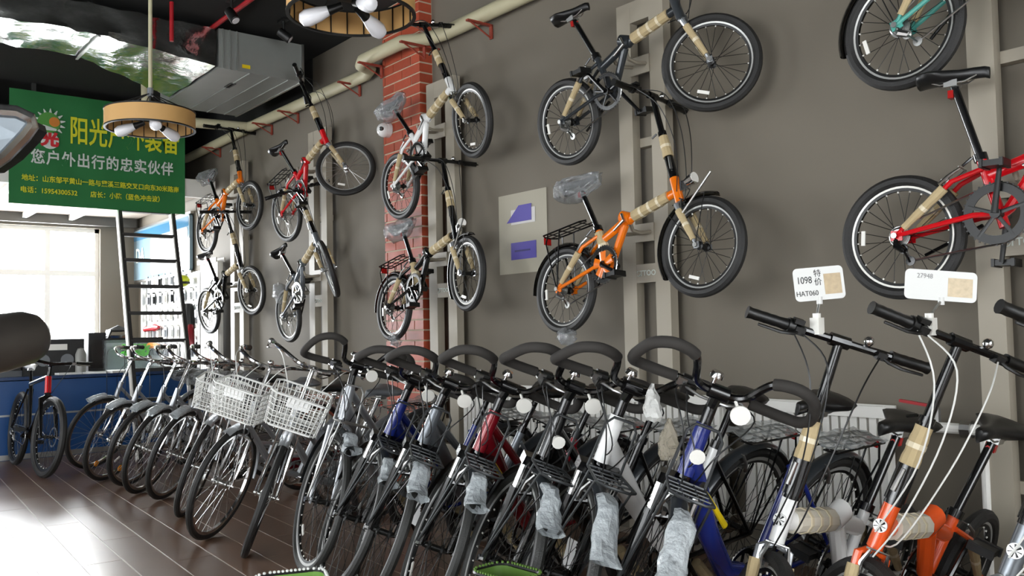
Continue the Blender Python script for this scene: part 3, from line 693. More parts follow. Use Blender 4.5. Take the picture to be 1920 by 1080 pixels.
def vbrake(B, c, ax, st, mat=m_alu):
    # c: point above rim where arms reach, ax: pivot point
    mb = MB(); 
    for s_ in (-1, 1): mb.tube([(ax[0], s_ * .036, ax[1]), (lerp((ax[0], 0, ax[1]), (c[0], 0, c[1]), .5)[0], s_ * .042, lerp((ax[0], 0, ax[1]), (c[0], 0, c[1]), .5)[2]), (c[0], s_ * .03, c[1])], [.008, .007, .005], 6).box((lerp((ax[0], 0, ax[1]), (c[0], 0, c[1]), .25)[0], s_ * .024, lerp((ax[0], 0, ax[1]), (c[0], 0, c[1]), .25)[2]), (.03, .012, .014))
    mb.tube([(c[0], .03, c[1]), (c[0], -.045, c[1] + .004)], .003, 5)
    return B.part('brake_caliper', mb, mat, st)
def smooth(P, k=4):
    out = []
    for i in range(len(P) - 1):
        p0 = P[max(0, i - 1)]; p1 = P[i]; p2 = P[i + 1]; p3 = P[min(len(P) - 1, i + 2)]
        for q in range(k):
            t = q / k; out.append(0.5 * ((2 * p1) + (p2 - p0) * t + (2 * p0 - 5 * p1 + 4 * p2 - p3) * t * t + (3 * p1 - p0 - 3 * p2 + p3) * t ** 3))
    return out + [P[-1]]
def fork(B, top, ax, mat, w=.052, r=.013, legs_mat=None, wraps=True, crown=None, curve=0):
    top = Vector((top[0], 0, top[1])); A = Vector((ax[0], 0, ax[1])); mb = MB(); d = (A - top)
    u = (B.T - B.H).normalized(); cr = top
    mb.tube([cr + u * .03, cr], .02, 10)
    o = None
    for s_ in (-1, 1):
        off = Vector((0, s_ * w, 0)); k1 = cr + Vector((0, s_ * w * .9, 0)) + (A - cr) * .06
        pth = [cr + Vector((0, s_ * .012, 0)), k1, lerp(cr, A, .6) + off - (Vector((curve, 0, 0))), A + off]
        mb.tube(pth, [r * 1.1, r * 1.1, r, r * .7], 8)
    mb.box(A + Vector((0, w, 0)), (.03, .006, .03)).box(A + Vector((0, -w, 0)), (.03, .006, .03))
    o = B.part('fork', mb, mat, True)
    if wraps:
        for s_ in (-1, 1):
            off = Vector((0, s_ * w, 0)); wrap(B, lerp(cr, A, .2) + off, lerp(cr, A, .88) + off, r * 1.55, r * 1.25, True)
    ax_ = MB().tube([A + Vector((0, -w - .018, 0)), A + Vector((0, w + .018, 0))], .006, 8).tube([A + Vector((0, -w - .016, 0)), A + Vector((0, -w - .008, 0))], .012, 8)
    B.part('axle', ax_, m_alu, True)
    return o
def fender(B, c, R, a0, a1, mat, st=False, w=.028):
    n = 20; mb = MB(); vs = []; fs = []
    for i in range(n + 1):
        a = math.radians(a0 + (a1 - a0) * i / n)
        for (yy, dr) in ((-w, -.012), (-w * .6, 0), (0, .004), (w * .6, 0), (w, -.012)):
            for dd in (0,): vs.append((c[0] + (R + dr) * math.cos(a), yy, c[1] + (R + dr) * math.sin(a)))
        for (yy, dr) in ((w, -.014), (w * .6, -.003), (0, .001), (-w * .6, -.003), (-w, -.014)):
            vs.append((c[0] + (R + dr) * math.cos(a), yy, c[1] + (R + dr) * math.sin(a)))
    for i in range(n):
        for k in range(10): fs.append((i * 10 + k, i * 10 + (k + 1) % 10, (i + 1) * 10 + (k + 1) % 10, (i + 1) * 10 + k))
    mb.add(vs, fs); o = B.part('fender', mb, mat, st)
    s_ = MB()
    for a in (a0 + 12, (a0 + a1) / 2 - 5):
        a = math.radians(a)
        for q in (-1, 1): s_.tube([(c[0], q * .06, c[1]), (c[0] + (R - .01) * math.cos(a), q * w, c[1] + (R - .01) * math.sin(a))], .0025, 5)
    B.part('fender_stay', s_, m_matte, parent=o)
    return o
def rear_rack(B, x0, x1, z, ax, mat=m_black, w=.055, film=False):
    mb = MB()
    mb.tube([(x1, w * .5, z + .005), (x1 - .03, w, z), (x0, w, z), (x0 - .02, w * .5, z), (x0 - .02, -w * .5, z), (x0, -w, z), (x1 - .03, -w, z), (x1, -w * .5, z + .005)], .005, 6)
    for y in (-.02, .02): mb.tube([(x1 - .01, y, z), (x0 - .02, y, z)], .0035, 6)
    for k in range(4): t = (k + .5) / 4; x = x0 + (x1 - x0) * t; mb.tube([(x, -w, z), (x, w, z)], .0035, 6)
    for s_ in (-1, 1):
        mb.tube([(x0 + .04, s_ * w, z), (x0 + .03, s_ * (w + .01), z - .06), (ax[0], s_ * .07, ax[1])], .0045, 6)
        mb.tube([(x0 + .14, s_ * w, z), (ax[0] + .005, s_ * .07, ax[1])], .0045, 6)
    o = B.part('luggage_rack', mb, mat)
    B.part('rear_reflector', MB().box((x0 - .03, 0, z - .02), (.008, .05, .04)), m_red_r, parent=o)
    if film:
        random.seed(film); vs = []; fs = []; nx, ny = 8, 5
        for i in range(nx + 1):
            for j in range(ny + 1): vs.append((x0 + (x1 - x0) * i / nx, -w * 1.25 + 2.5 * w * j / ny, z + .014 + random.uniform(-.006, .012)))
        for i in range(nx):
            for j in range(ny): a = i * (ny + 1) + j; fs.append((a, a + 1, a + ny + 2, a + ny + 1))
        B.part('plastic_cover', MB().add(vs, fs), m_bag2, parent=o)
    return o

# ---- 20-inch folding bike
FD = dict(b=(.366, .308), c=(.299, .528), s=(.182, .855), h=(.89, .513), t=(.869, .636), B=(.778, 1.128))
def folding(name, label, group, pose, steer, frame=m_fr_org, rimmat=None, dark=True, rack=False, fend=False, bag=0, light=False, wrapc=1, cable=m_cable,
            ring=m_black, badge=False, kick=False, ang=-1.1, stem_wrap=True, dims=None, forkm=None, tape_frame=True, handlebar=True, der=m_alu, swide=.075, sL=.26, spider=None, st_wrap=False, ringr=.1, fat=1.0, wrapm=None):
    D = dict(FD); D.update(dims or {}); b, c, s_, h, t, bb = [D[k] for k in 'bcshtB']
    B = Bike(name, label, group, pose, steer, t, h); R = .25; v3 = lambda p, y=0: Vector((p[0], y, p[1]))
    B.wheel(R, .024, (0, R), False, 24, rimmat, dark, True, .7); B.wheel(R, .024, (1.0, R), True, 24, rimmat, dark, True, -.5)
    # frame
    T, Hh = v3(t), v3(h); C = v3(c); Bv = v3(b); hinge = lerp(C, T, .38) + Vector((.0, 0, -.05)); u = (C - Bv).normalized()
    mb = MB().tube([Hh - (T - Hh) * .05, T + (T - Hh) * .05], .024, 14)
    mb.tube([lerp(Hh, T, .45), lerp(hinge, lerp(Hh, T, .45), .3), hinge], [.023 * fat, .026 * fat, .028 * fat], 12, sq=(.75, 1))
    mb.tube([hinge, lerp(Bv, C, .68)], [.027 * fat, .023 * fat], 12, sq=(.75, 1))
    mb.tube([hinge + Vector((-.01, 0, -.02)), Bv + Vector((.03, 0, .02)), Bv], [.022 * fat, .02 * fat, .02], 10)
    mb.tube([Bv - u * .05, C], [.02, .019], 12)
    mb.tube([hinge + Vector((-.03, 0, .03)), hinge + Vector((.035, 0, .0))], [.033 * fat, .033 * fat], 12, sq=(.85, 1))
    fr = B.part('frame', mb, frame)
    B.part('hinge_lever', MB().tube([hinge + Vector((.0, -.034, .03)), hinge + Vector((.02, -.042, -.01)), hinge + Vector((-.06, -.04, -.045))], [.008, .009, .006], 8), m_alu, parent=fr)
    for q in (-1, 1):
        st = MB().tube([v3(b, q * .025), v3((b[0] - .08, b[1] - .0), q * .045), v3((0, R), q * .06)], [.011, .011, .009], 8).box(v3((0.005, R), q * .06), (.045, .006, .04)); B.part('chainstay', st, frame)
        st = MB().tube([lerp(Bv, C, .8) + Vector((0, q * .02, 0)), v3((c[0] - .09, lerp(Bv, C, .8).z - .04), q * .045), v3((0, R), q * .06)], [.01, .01, .008], 8); B.part('seatstay', st, frame)
        if wrapc: wrap(B, lerp(v3((c[0] - .09, lerp(Bv, C, .8).z - .04), q * .05), v3((0, R), q * .06), .12), lerp(v3((c[0] - .09, lerp(Bv, C, .8).z - .04), q * .05), v3((0, R), q * .06), .85), .019, .014, False, 1)
    if tape_frame: wrap(B, lerp(hinge, lerp(Hh, T, .45), .16), lerp(hinge, lerp(Hh, T, .45), .84), .031 * fat, .029 * fat, False, 3, mat=wrapm)
    if st_wrap: wrap(B, lerp(Bv, C, .15), lerp(Bv, C, .9), .03, .028, False, 1)
    # seat
    S_ = v3(s_); ut = (S_ - C).normalized()
    B.part('seat_post', MB().tube([C - ut * .02, S_ - Vector((0, 0, .05))], .0155, 12), m_fr_black)
    B.part('seat_clamp', MB().tube([C - ut * .012, C + ut * .016], .026, 12).tube([C + Vector((-.02, -.03, 0)), C + Vector((-.05, -.045, -.03))], [.006, .005], 6), m_black)
    saddle(B, s_, swide, sL, bag=bag)
    # front
    fork(B, (h[0] + .004, h[1] - .015), (1.0, R), forkm or m_silver, .052, .012, wraps=wrapc > 0)
    d = v3((1.0, R)) - Hh; vbrake(B, (h[0] + d.x * .0 + .03, h[1] - .005), (h[0] + d.x * .33, h[1] + d.z * .33), True)
    vbrake(B, (.235, R + .245), (.16, R + .19), False)
    P = v3(bb); um = (P - T).normalized()
    B.part('head_badge_ring', MB().tube([T + (T - Hh) * .05, T + (T - Hh) * .2], .026, 14), m_black, True)
    st = MB().tube([T + (T - Hh) * .15, T + um * .13], [.024 + (fat - 1) * .02, .023 + (fat - 1) * .02], 12).tube([T + um * .08, T + um * .2, P], [.019, .0165, .015], 12)
    st = B.part('stem_post', st, m_fr_black, True)
    B.part('hinge_lever', MB().tube([T + um * .12 + Vector((.02, -.024, 0)), T + um * .05 + Vector((.018, -.03, 0))], [.007, .008], 8), m_alu, parent=st)
    B.part('stem_collar', MB().tube([T + um * .26, T + um * .28], .022, 12).tube([T + um * .27 + Vector((-.02, -.02, 0)), T + um * .25 + Vector((-.05, -.03, 0))], .005, 6), m_black, parent=st)
    if stem_wrap: wrap(B, T + um * .13, T + um * .25, .028, .025, True, 1)
    if handlebar:
        hw = .285; X0 = P.x; Z0 = P.z
        hb = B.part('handlebar', MB().tube([(X0 - .01, -hw, Z0), (X0, -.1, Z0), (X0, .1, Z0), (X0 - .01, hw, Z0)], .0125, 10).tube([(X0, -.03, Z0), (X0, .03, Z0)], .02, 10), m_fr_black, True)
        for q in (-1, 1):
            grip(B, hb, (X0 - .006, q * .165, Z0), (X0 - .012, q * (hw + .005), Z0), .0165)
            lever(B, hb, (X0, q * .13, Z0), (-.02, q * 1, -.05), (.9, 0, -.35))
        B.part('shifter', MB().tube([(X0 - .004, -.145, Z0), (X0 - .004, -.165, Z0)], .024, 12).box((X0 + .01, -.14, Z0 + .022), (.03, .03, .015)), m_matte, parent=hb)
        B.part('bell', MB().ball((X0, .085, Z0 + .026), .016, 10), m_chrome, parent=hb)
        cables(B, [[(X0 + .03, -.12, Z0 - .01), (X0 + .13, -.06, Z0 - .06), (X0 + .18, -.03, Z0 - .25), (t[0] + .09, -.02, t[1] + .0), (h[0] + .04, -.02, h[1] - .02)],
                   [(X0 + .03, .12, Z0 - .01), (X0 + .15, .05, Z0 - .1), (X0 + .2, .02, Z0 - .32), (t[0] + .07, .02, t[1] - .08), (t[0] - .05, .03, t[1] - .12)],
                   [(X0 + .02, -.15, Z0 - .01), (X0 + .1, -.08, Z0 - .12), (X0 + .14, -.03, Z0 - .34), (t[0] + .03, -.03, t[1] - .08)]], cable)
    drivetrain(B, b, (0, R), R, ringr, ring, ang, der=der, rw=.02 if ringr < .105 else .032)
    if spider:
        sp = MB()
        for k in range(5):
            a = 2 * PI * k / 5 + .3; sp.tube([(b[0] + .018 * math.cos(a), -.051, b[1] + .018 * math.sin(a)), (b[0] + .07 * math.cos(a), -.05, b[1] + .07 * math.sin(a))], [.02, .026], 8, sq=(.2, 1))
        B.part('ring_spider', sp, spider)
    B.part('rear_light', MB().box(lerp(C, S_, .72) + Vector((-.03, 0, 0)), (.02, .035, .03)).tube([lerp(C, S_, .72), lerp(C, S_, .72) + Vector((-.03, 0, 0))], .008, 6), m_red_r)
    B.part('axle', MB().tube([(0, -.075, R), (0, .075, R)], .006, 8).tube([(0, -.078, R), (0, -.07, R)], .012, 8), m_alu)
    if kick: B.part('kickstand', MB().tube([(b[0] - .06, .05, b[1] - .03), (b[0] - .12, .1, .04), (b[0] - .13, .11, .008)], [.009, .007, .009], 8), m_black)
    else: B.part('kickstand', MB().tube([(b[0] - .08, .05, b[1] - .03), (.06, .075, R - .07)], [.009, .007], 8), m_black)
    if rack: rear_rack(B, -.1, .24, R + .34, (0, R))
    if fend:
        fender(B, (0, R), R + .02, 30, 175, m_black); fender(B, (1.0, R), R + .02, 65, 205, m_black, True)
    if light:
        q = B.part('headlight', MB().tube([(h[0] + .05, 0, t[1] - .04), (h[0] + .1, 0, t[1] - .03)], [.022, .034], 14).box((h[0] + .04, 0, t[1] - .05), (.05, .02, .05)), m_chrome, True)
        B.part('lens', MB().tube([(h[0] + .1, 0, t[1] - .03), (h[0] + .104, 0, t[1] - .03)], .03, 14), m_refl, parent=q)
        B.part('fender_stay_rod', MB().tube([(h[0] + .03, -.055, h[1] - .1), (h[0] + .24, -.06, h[1] + .07)], .006, 6), m_alu, True)
    if badge:
        a = (T - Hh).normalized(); nrm_ = Vector((a.z, 0, -a.x)); c0 = lerp(Hh, T, .5) + nrm_ * .024
        q = B.part('head_badge', MB().tube([c0 - nrm_ * .003, c0 + nrm_ * .003], .02, 20), m_fr_white, False); mb = MB()
        for k in range(7):
            aa = 2 * PI * k / 7; e1 = Vector((0, 1, 0)); e2 = a
            mb.tube([c0 + nrm_ * .004 + (e1 * math.cos(aa) + e2 * math.sin(aa)) * .004, c0 + nrm_ * .004 + (e1 * math.cos(aa) + e2 * math.sin(aa)) * .017], [.001, .0035], 5, sq=(1, .4))
        B.part('badge_star', mb, m_lime if k % 2 else m_matte, parent=q)
    return B

def wall_pose(q):
    Y, Z, p, w_, r, X = q
    # local -> world: forward = -Y, left = +X, up = Z
    Mp = Matrix.Rotation(-p, 4, 'Y'); Mr = Matrix.Rotation(r, 4, 'X'); Mw = Matrix.Rotation(w_, 4, 'Z')
    A = basis((X, Y, Z), (0, -1, 0), (1, 0, 0), (0, 0, 1))
    return A @ Mw @ Mr @ Mp @ Matrix.Translation((-.45, 0, -.5))
G = 'folding bikes hung on the wall racks'
WALL = [
 dict(label='orange folding bike hung highest on the farthest rack', pose=(9.114, 2.613, .164, .067, .021, -.284), steer=.05, frame=m_fr_org, bag=1, rack=True),
 dict(label='black folding bike with a silver stem, hung lower on the farthest rack', pose=(9.113, 1.756, .172, .081, .1, -.289), steer=.05, frame=m_fr_black, rimmat=m_refl, forkm=m_fr_white),
 dict(label='red folding bike with its front wheel turned outward on the second farthest rack', pose=(7.136, 2.61, .295, .08, .11, -.334), steer=.95, frame=m_fr_red, rack=True, dark=False),
 dict(label='dark silver folding bike with a tilted front wheel, hung below the red one', pose=(7.32, 1.732, .378, -.01, .083, -.28), steer=-.45, frame=m_fr_dsil, dark=False, ring=m_alu),
 dict(label='white folding bike hung high on the rack at the brick pillar', pose=(5.297, 2.618, .311, .005, .081, -.304), steer=-.15, frame=m_fr_white, bag=2, ring=m_black, forkm=m_chrome),
 dict(label='black folding bike with luggage rack and bright rim, hung low at the brick pillar', pose=(5.315, 1.671, .195, -.043, -.068, -.297), steer=-.15, frame=m_fr_black, rimmat=m_refl, rack=True, fend=True, bag=3, light=True, st_wrap=True),
 dict(label='graphite folding bike hung above the orange one by the poster', pose=(3.334, 2.647, .115, .045, .12, -.331), steer=.5, frame=m_fr_grey, ang=2.2, ring=m_black, dims=dict(h=(.89, .515), t=(.869, .64))),
 dict(label='orange folding bike with black luggage rack and plastic-covered saddle beside the poster', pose=(3.346, 1.695, .166, -.018, -.088, -.348), steer=.06, frame=m_fr_org, rack=True, fend=True, bag=4, light=True, ang=-.6, spider=m_fr_org, st_wrap=True),
 dict(label='turquoise folding bike hung highest on the nearest rack, cut by the top edge', pose=(1.40, 2.71, .30, .03, 0, -.31), steer=.1, frame=m_teal, fend=True, rack=False),
 dict(label='bright red folding bike with large black chainring, hung on the nearest rack', pose=(1.328, 1.734, -.02, .063, -.031, -.307), steer=.2, frame=m_fr_red, rimmat=m_refl, ang=1.45, der=m_black, ring=m_matte, ringr=.114, dims=dict(s=(.2, .89))),
]
for i_, w_ in enumerate(WALL):
    w_ = dict(w_); lab = w_.pop('label'); q = w_.pop('pose'); st = w_.pop('steer')
    B = folding('folding_bike', lab, G, wall_pose(q), st, **w_)
    if i_ in (3, 5, 7):    # crumpled film left around the rear end
        random.seed(i_); vs = []; fs = []; n = 12; (x0, z0, x1, z1, rr) = ((.02, .56, .02, .36, .07), (-.02, .02, .10, -.03, .035), (-.05, -.01, .08, -.03, .035))[(i_ - 3) // 2]
        for a in range(8):
            t = a / 7; c = Vector((x0 + (x1 - x0) * t, -.03, z0 + (z1 - z0) * t)); r_ = rr * (.5 + math.sin(t * PI) * .8)
            for k in range(n): e = 2 * PI * k / n; vs.append(c + Vector((math.cos(e) * r_ if i_ == 3 else 0, math.sin(e) * r_ * .8, math.cos(e) * r_ if i_ != 3 else 0)) + Vector([random.uniform(-.012, .012) for _ in range(3)]))
        for a in range(7):
            for k in range(n): fs.append((a * n + k, a * n + (k + 1) % n, (a + 1) * n + (k + 1) % n, (a + 1) * n + k))
        B.part('plastic_cover', MB().add(vs, fs), m_bag, ang=4)

# ---- floor pose: rear contact point, heading from -Y toward -X, lean to its left
def floor_pose(X, Y, yaw, lean, R, rt, steer=None, T=None, Hh=None, wb=1.0):
    f = Vector((-math.sin(yaw), -math.cos(yaw), 0)); l = Vector((0, 0, 1)).cross(f)
    up = Vector((0, 0, 1)); A = basis((X, Y, 0), f, l, up) @ Matrix.Rotation(-lean, 4, 'X')
    # settle both wheels on the floor
    t = Vector((T[0], 0, T[1])); h = Vector((Hh[0], 0, Hh[1])); SM = Matrix.Translation(t) @ Matrix.Rotation(steer, 4, (t - h).normalized()) @ Matrix.Translation(-t)
    pr = Matrix.Identity(4)
    def low(Mx, cx):
        return min((Mx @ Vector((cx + (R - rt) * math.cos(a), 0, R + (R - rt) * math.sin(a)))).z for a in [2 * PI * k / 72 for k in range(72)]) - rt
    dz = 0
    for it in range(4):
        Mx = Matrix.Translation((0, 0, dz)) @ A @ pr
        zr = low(Mx, 0); zf = low(Mx @ SM, wb); dz -= zr - .001
        pr = Matrix.Rotation((zf - zr) / wb, 4, 'Y') @ pr
    return Matrix.Translation((0, 0, dz)) @ A @ pr

# ---- 28-inch trekking bike with butterfly bar
TD = dict(b=(.40, .29), c=(.27, .74), s=(.22, .95), h=(.91, .765), t=(.875, .90), B=(.87, 1.02))
def trekking(label, pose, steer, frame, tube2=None, susp=True, step=False, tag_n=0, white_down=False, silver=False, reflector=True):
    D = TD; b, c, s_, h, t, bb = [D[k] for k in 'bcshtB']; R = .345; wb = 1.0; v3 = lambda p, y=0: Vector((p[0], y, p[1]))
    B = Bike('trekking_bike', label, 'trekking bikes parked in a row on the floor', pose, steer, t, h)
    B.wheel(R, .021, (0, R), False, 32, None, True, True); B.wheel(R, .021, (wb, R), True, 32, None, True, True, -.4, tyre=m_tyre2)
    T, Hh, C, Bv = v3(t), v3(h), v3(c), v3(b); u = (C - Bv).normalized()
    mb = MB().tube([Hh - (T - Hh) * .1, T + (T - Hh) * .08], [.027, .026], 14)
    if step: mb.tube([Hh + (T - Hh) * .25, (.72, 0, .52), (.58, 0, .36), (.48, 0, .33), Bv], [.033, .036, .034, .03, .026], 12)
    else:
        mb.tube([lerp(Hh, T, .35), (lerp(Hh, Bv, .5))[:] , Bv], [.036, .037, .03], 12, sq=(.8, 1))
        if silver: mb.tube([T - (T - Hh) * .05, lerp(Bv, C, .42)], [.02, .017], 12)
        elif not white_down: mb.tube([T - (T - Hh) * .3, lerp(Bv, C, .3)], [.018, .015], 10)
    mb.tube([Bv - u * .02, C], [.021, .019], 12)
    fr = B.part('frame', mb, frame)
    if white_down: 
        wd = B.part('down_tube_sleeve', MB().tube([lerp(Hh, Bv, .12), lerp(Hh, Bv, .8)], [.036, .037], 12, sq=(.82, 1)), m_fr_white, parent=fr)
    if tube2: B.part('frame_stripe', MB().tube([lerp(Hh, Bv, .12) + Vector((0, .03, 0)), lerp(Hh, Bv, .45) + Vector((0, .031, 0))], [.008, .012], 8, sq=(.6, 1)), tube2, parent=fr)
    for q in (-1, 1):
        B.part('chainstay', MB().tube([v3(b, q * .03), v3((0, R), q * .065)], [.011, .009], 8), m_fr_black if white_down else frame)
        B.part('seatstay', MB().tube([C - u * .06 + Vector((0, q * .02, 0)), v3((0, R), q * .065)], [.009, .008], 8), m_fr_black if white_down else frame)
    S_ = v3(s_); B.part('seat_post', MB().tube([C, S_ - Vector((0, 0, .05))], .0145, 12), m_alu if silver else m_fr_black); B.part('seat_clamp', MB().tube([C - u * .02, C + u * .01], .024, 12), m_black)
    saddle(B, s_, .085, .27)
    A = v3((wb, R)); crown = Hh - (T - Hh).normalized() * .04
    if susp:
        f = MB()
        for q in (-1, 1):
            k = crown + Vector((0, q * .058, 0)); e = A + Vector((0, q * .058, 0)); f.tube([k + (k - e) * .02, lerp(k, e, .3)], .014, 10)
        f2 = B.part('fork_stanchion', f, m_chrome, True)
        f = MB().box(crown, (.045, .15, .035)).tube([crown, Hh], .02, 10)
        for q in (-1, 1):
            k = crown + Vector((0, q * .058, 0)); e = A + Vector((0, q * .058, 0)); f.tube([lerp(k, e, .28), e], [.019, .016], 10)
        f.tube([lerp(crown, A, .33) + Vector((0, -.058, 0)), lerp(crown, A, .30) + Vector((.03, 0, .02)), lerp(crown, A, .33) + Vector((0, .058, 0))], .012, 8)
        B.part('fork', f, m_fr_black, True)
    else: fork(B, (crown.x, crown.z), (wb, R), m_silver, .055, .014, wraps=False)
    B.part('axle', MB().tube([A + Vector((0, -.085, 0)), A + Vector((0, .085, 0))], .007, 8).tube([A + Vector((0, -.085, 0)), A + Vector((.0, -.07, 0))], .013, 8).tube([A + Vector((0, .085, 0)), A + Vector((.0, .07, 0))], .013, 8), m_chrome, True)
    vbrake(B, (h[0] + .075, h[1] - .06), (h[0] + .05, h[1] - .15), True); vbrake(B, (.12, R + .34), (.09, R + .27), False)
    # stem and butterfly bar
    X0, Z0 = bb; P = Vector((X0, 0, Z0))
    B.part('stem', MB().tube([T + (T - Hh) * .08, T + (T - Hh).normalized() * .07], .019, 12).tube([T + (T - Hh).normalized() * .065, P], [.018, .02], 10).tube([P + Vector((0, -.03, 0)), P + Vector((0, .03, 0))], .024, 12), m_black, True)
    half = [(0, 0, 0), (0, .045, 0), (.015, .08, .02), (.05, .10, .07), (.075, .12, .105), (.09, .15, .118), (.095, .20, .12), (.07, .25, .09), (.02, .275, .03), (-.04, .27, -.01), (-.075, .24, -.025), (-.09, .18, -.03), (-.095, .12, -.03), (-.095, .05, -.03)]
    pr = [Vector((X0 + a, y, Z0 + z)) for a, y, z in half]; pl_ = [Vector((p.x, -p.y, p.z)) for p in pr]
    hb = B.part('handlebar', MB().tube(smooth(pl_[::-1] + pr[1:]), .0125, 9), m_fr_black, True)
    for L_ in (pr, pl_):
        g = B.part('foam_grip', MB().tube(smooth(L_[4:13]), .0178, 12), m_foam, parent=hb)
        q = 1 if L_ is pr else -1
        lever(B, hb, (X0 - .095, q * .1, Z0 - .03), (.35, q * -1, -.02), (1, 0, -.25), m_alu, .12)
        B.part('shifter', MB().box((X0 - .08, q * .075, Z0 - .045), (.05, .045, .03)).tube([(X0 - .095, q * .06, Z0 - .03), (X0 - .095, q * .1, Z0 - .03)], .019, 10), m_matte, parent=hb)
    B.part('bell', MB().lathe([(.001, .022), (.017, .018), (.022, .006), (.022, 0), (.006, -.002), (.006, -.02)], 14, (X0 + .01, -.028, Z0 + .045), 'z'), m_chrome, parent=hb)
    if reflector: B.part('front_reflector', MB().tube([(X0 + .045, .075, Z0 - .028), (X0 + .053, .075, Z0 - .028)], .03, 18).tube([(X0 + .0, .05, Z0), (X0 + .045, .075, Z0 - .028)], .005, 6), m_refl, parent=hb)
    cables(B, [[(X0 - .06, -.06, Z0 - .03), (X0 + .05, -.13, Z0 - .02), (X0 + .14, -.08, Z0 - .1), (h[0] + .1, -.02, h[1] + .0), (h[0] + .08, -.03, h[1] - .08)],
               [(X0 - .06, .06, Z0 - .03), (X0 + .05, .12, Z0 - .03), (X0 + .13, .04, Z0 - .15), (h[0] + .03, .03, h[1] - .02), (h[0] - .1, .03, h[1] - .1)],
               [(X0 - .08, -.08, Z0 - .04), (X0 + .03, -.06, Z0 - .1), (X0 + .08, .0, Z0 - .2), (h[0] - .05, -.03, h[1] - .06)]])
    # front carrier
    z = h[1] + .0; x0, x1 = h[0] + .06, h[0] + .205; zr = R + .405
    rk_ = MB().tube([(x0, .06, zr), (x1, .068, zr + .025), (x1 + .02, .04, zr + .028), (x1 + .02, -.04, zr + .028), (x1, -.068, zr + .025), (x0, -.06, zr)], .005, 6, closed=True)
    for yy in (-.025, .025): rk_.tube([(x0, yy, zr), (x1 + .02, yy, zr + .027)], .003, 6)
    for k in range(3): rk_.tube([(x0 + .04 * (k + 1), -.065, zr + .007 * (k + 1)), (x0 + .04 * (k + 1), .065, zr + .007 * (k + 1))], .003, 6)
    rk_.tube([(x0, -.06, zr), (x0 - .03, -.055, zr + .15), (x0 - .035, -.035, zr + .175), (x0 - .035, .035, zr + .175), (x0 - .03, .055, zr + .15), (x0, .06, zr)], .005, 6)
    for q in (-1, 1): rk_.tube([(x0 + .03, q * .06, zr), (wb + .0, q * .075, R + .01)], .0045, 6); rk_.tube([(x1 - .02, q * .065, zr + .022), (wb + .0, q * .075, R + .01)], .0045, 6)
    B.part('front_carrier', rk_, m_alu if silver else m_wire, True)
    if tag_n in (4, 6): B.part('headlight', MB().tube([(x0 - .03, 0, zr + .09), (x0 + .0, 0, zr + .09)], [.015, .024], 12), m_refl, True)
    fender(B, (0, R), R + .022, 15, 200, m_fr_grey); fe = fender(B, (wb, R), R + .022, 62, 185, m_fr_grey, True)
    # plastic sleeve bag over the front mudguard tip
    random.seed(tag_n * 7 + 1); vs = []; fs = []; n = 12; a0 = math.radians(random.uniform(76, 84)); a1 = math.radians(60 - (0, 0, 4, 2, 8, 14, 17)[tag_n] - random.uniform(0, 4)); NS = 8
    for i in range(NS + 1):
        a = a0 + (a1 - a0) * i / NS; rr = R + .03 + .012 * math.sin(i * .9) + (.012 if i == NS else 0); cx_, cz_ = wb + rr * math.cos(a), R + rr * math.sin(a)
        wd = .03 + .016 * (i / NS) + random.uniform(-.004, .006); th = .016 + .02 * (i / NS)
        for k in range(n):
            q = 2 * PI * k / n; vs.append((cx_ + math.cos(a) * math.sin(q) * th + random.uniform(-.004, .004), math.cos(q) * wd + random.uniform(-.004, .004), cz_ + math.sin(a) * math.sin(q) * th + random.uniform(-.004, .004)))
    for i in range(NS):
        for k in range(n): fs.append((i * n + k, i * n + (k + 1) % n, (i + 1) * n + (k + 1) % n, (i + 1) * n + k))
    o = B.part('plastic_sleeve', MB().add(vs, fs), m_bag2, True, ang=20); o['label'] = 'milky plastic sleeve over the front mudguard tip'
    rear_rack(B, -.22, .16, R + .40, (0, R), m_black, .06, film=tag_n + 1)
    drivetrain(B, b, (0, R), R, .085, m_black if not silver else m_alu, -.6 + tag_n)
    wrap(B, (.30, .045, .27), (.17, .095, .14), .021, .026, False, 1)
    B.part('kickstand', MB().tube([(.36, .04, .29), (.22, .11, .10), (.17, .13, .02)], [.01, .008, .008], 8), m_black)
    if tag_n % 3 == 1: B.part('hang_tag', MB().box((.42, -.11, .2), (.004, .05, .13)), m_fr_white, False)
    return B
TP = [  # X, Y, yaw, lean, steer
 (-.911, 4.584, 1.032, .147, .83), (-.859, 3.996, 1.314, .355, .99), (-.875, 3.569, 1.396, .36, .945), (-.874, 3.205, 1.382, .36, .92),
 (-.839, 2.818, 1.391, .324, .97), (-.761, 2.418, 1.538, .304, 1.04), (-.759, 2.062, 1.538, .312, .78)]
TL = [('silver trekking bike with white head tube, first after the basket bikes', dict(frame=m_silver, silver=True, susp=False)),
      ('deep blue trekking bike with butterfly bar, right behind the dark silver one', dict(frame=m_fr_blue, tube2=m_yellow)),
      ('dark silver trekking bike between the deep blue and the wine red one', dict(frame=m_fr_dsil)),
      ('wine red trekking bike with a yellow frame stripe', dict(frame=m_fr_wred, tube2=m_yellow)),
      ('black trekking bike between the wine red and the white one', dict(frame=m_fr_black)),
      ('white trekking bike with butterfly bar in the parked row', dict(frame=m_fr_white, white_down=True)),
      ('dark blue step-through trekking bike next to the white folding bike', dict(frame=m_fr_blue, tube2=m_yellow, step=True))]
for i, (q, (lab, kw)) in enumerate(zip(TP, TL)):
    trekking(lab, floor_pose(q[0], q[1], q[2], q[3], .345, .021, q[4], TD['t'], TD['h'], 1.0), q[4], tag_n=i, **kw)

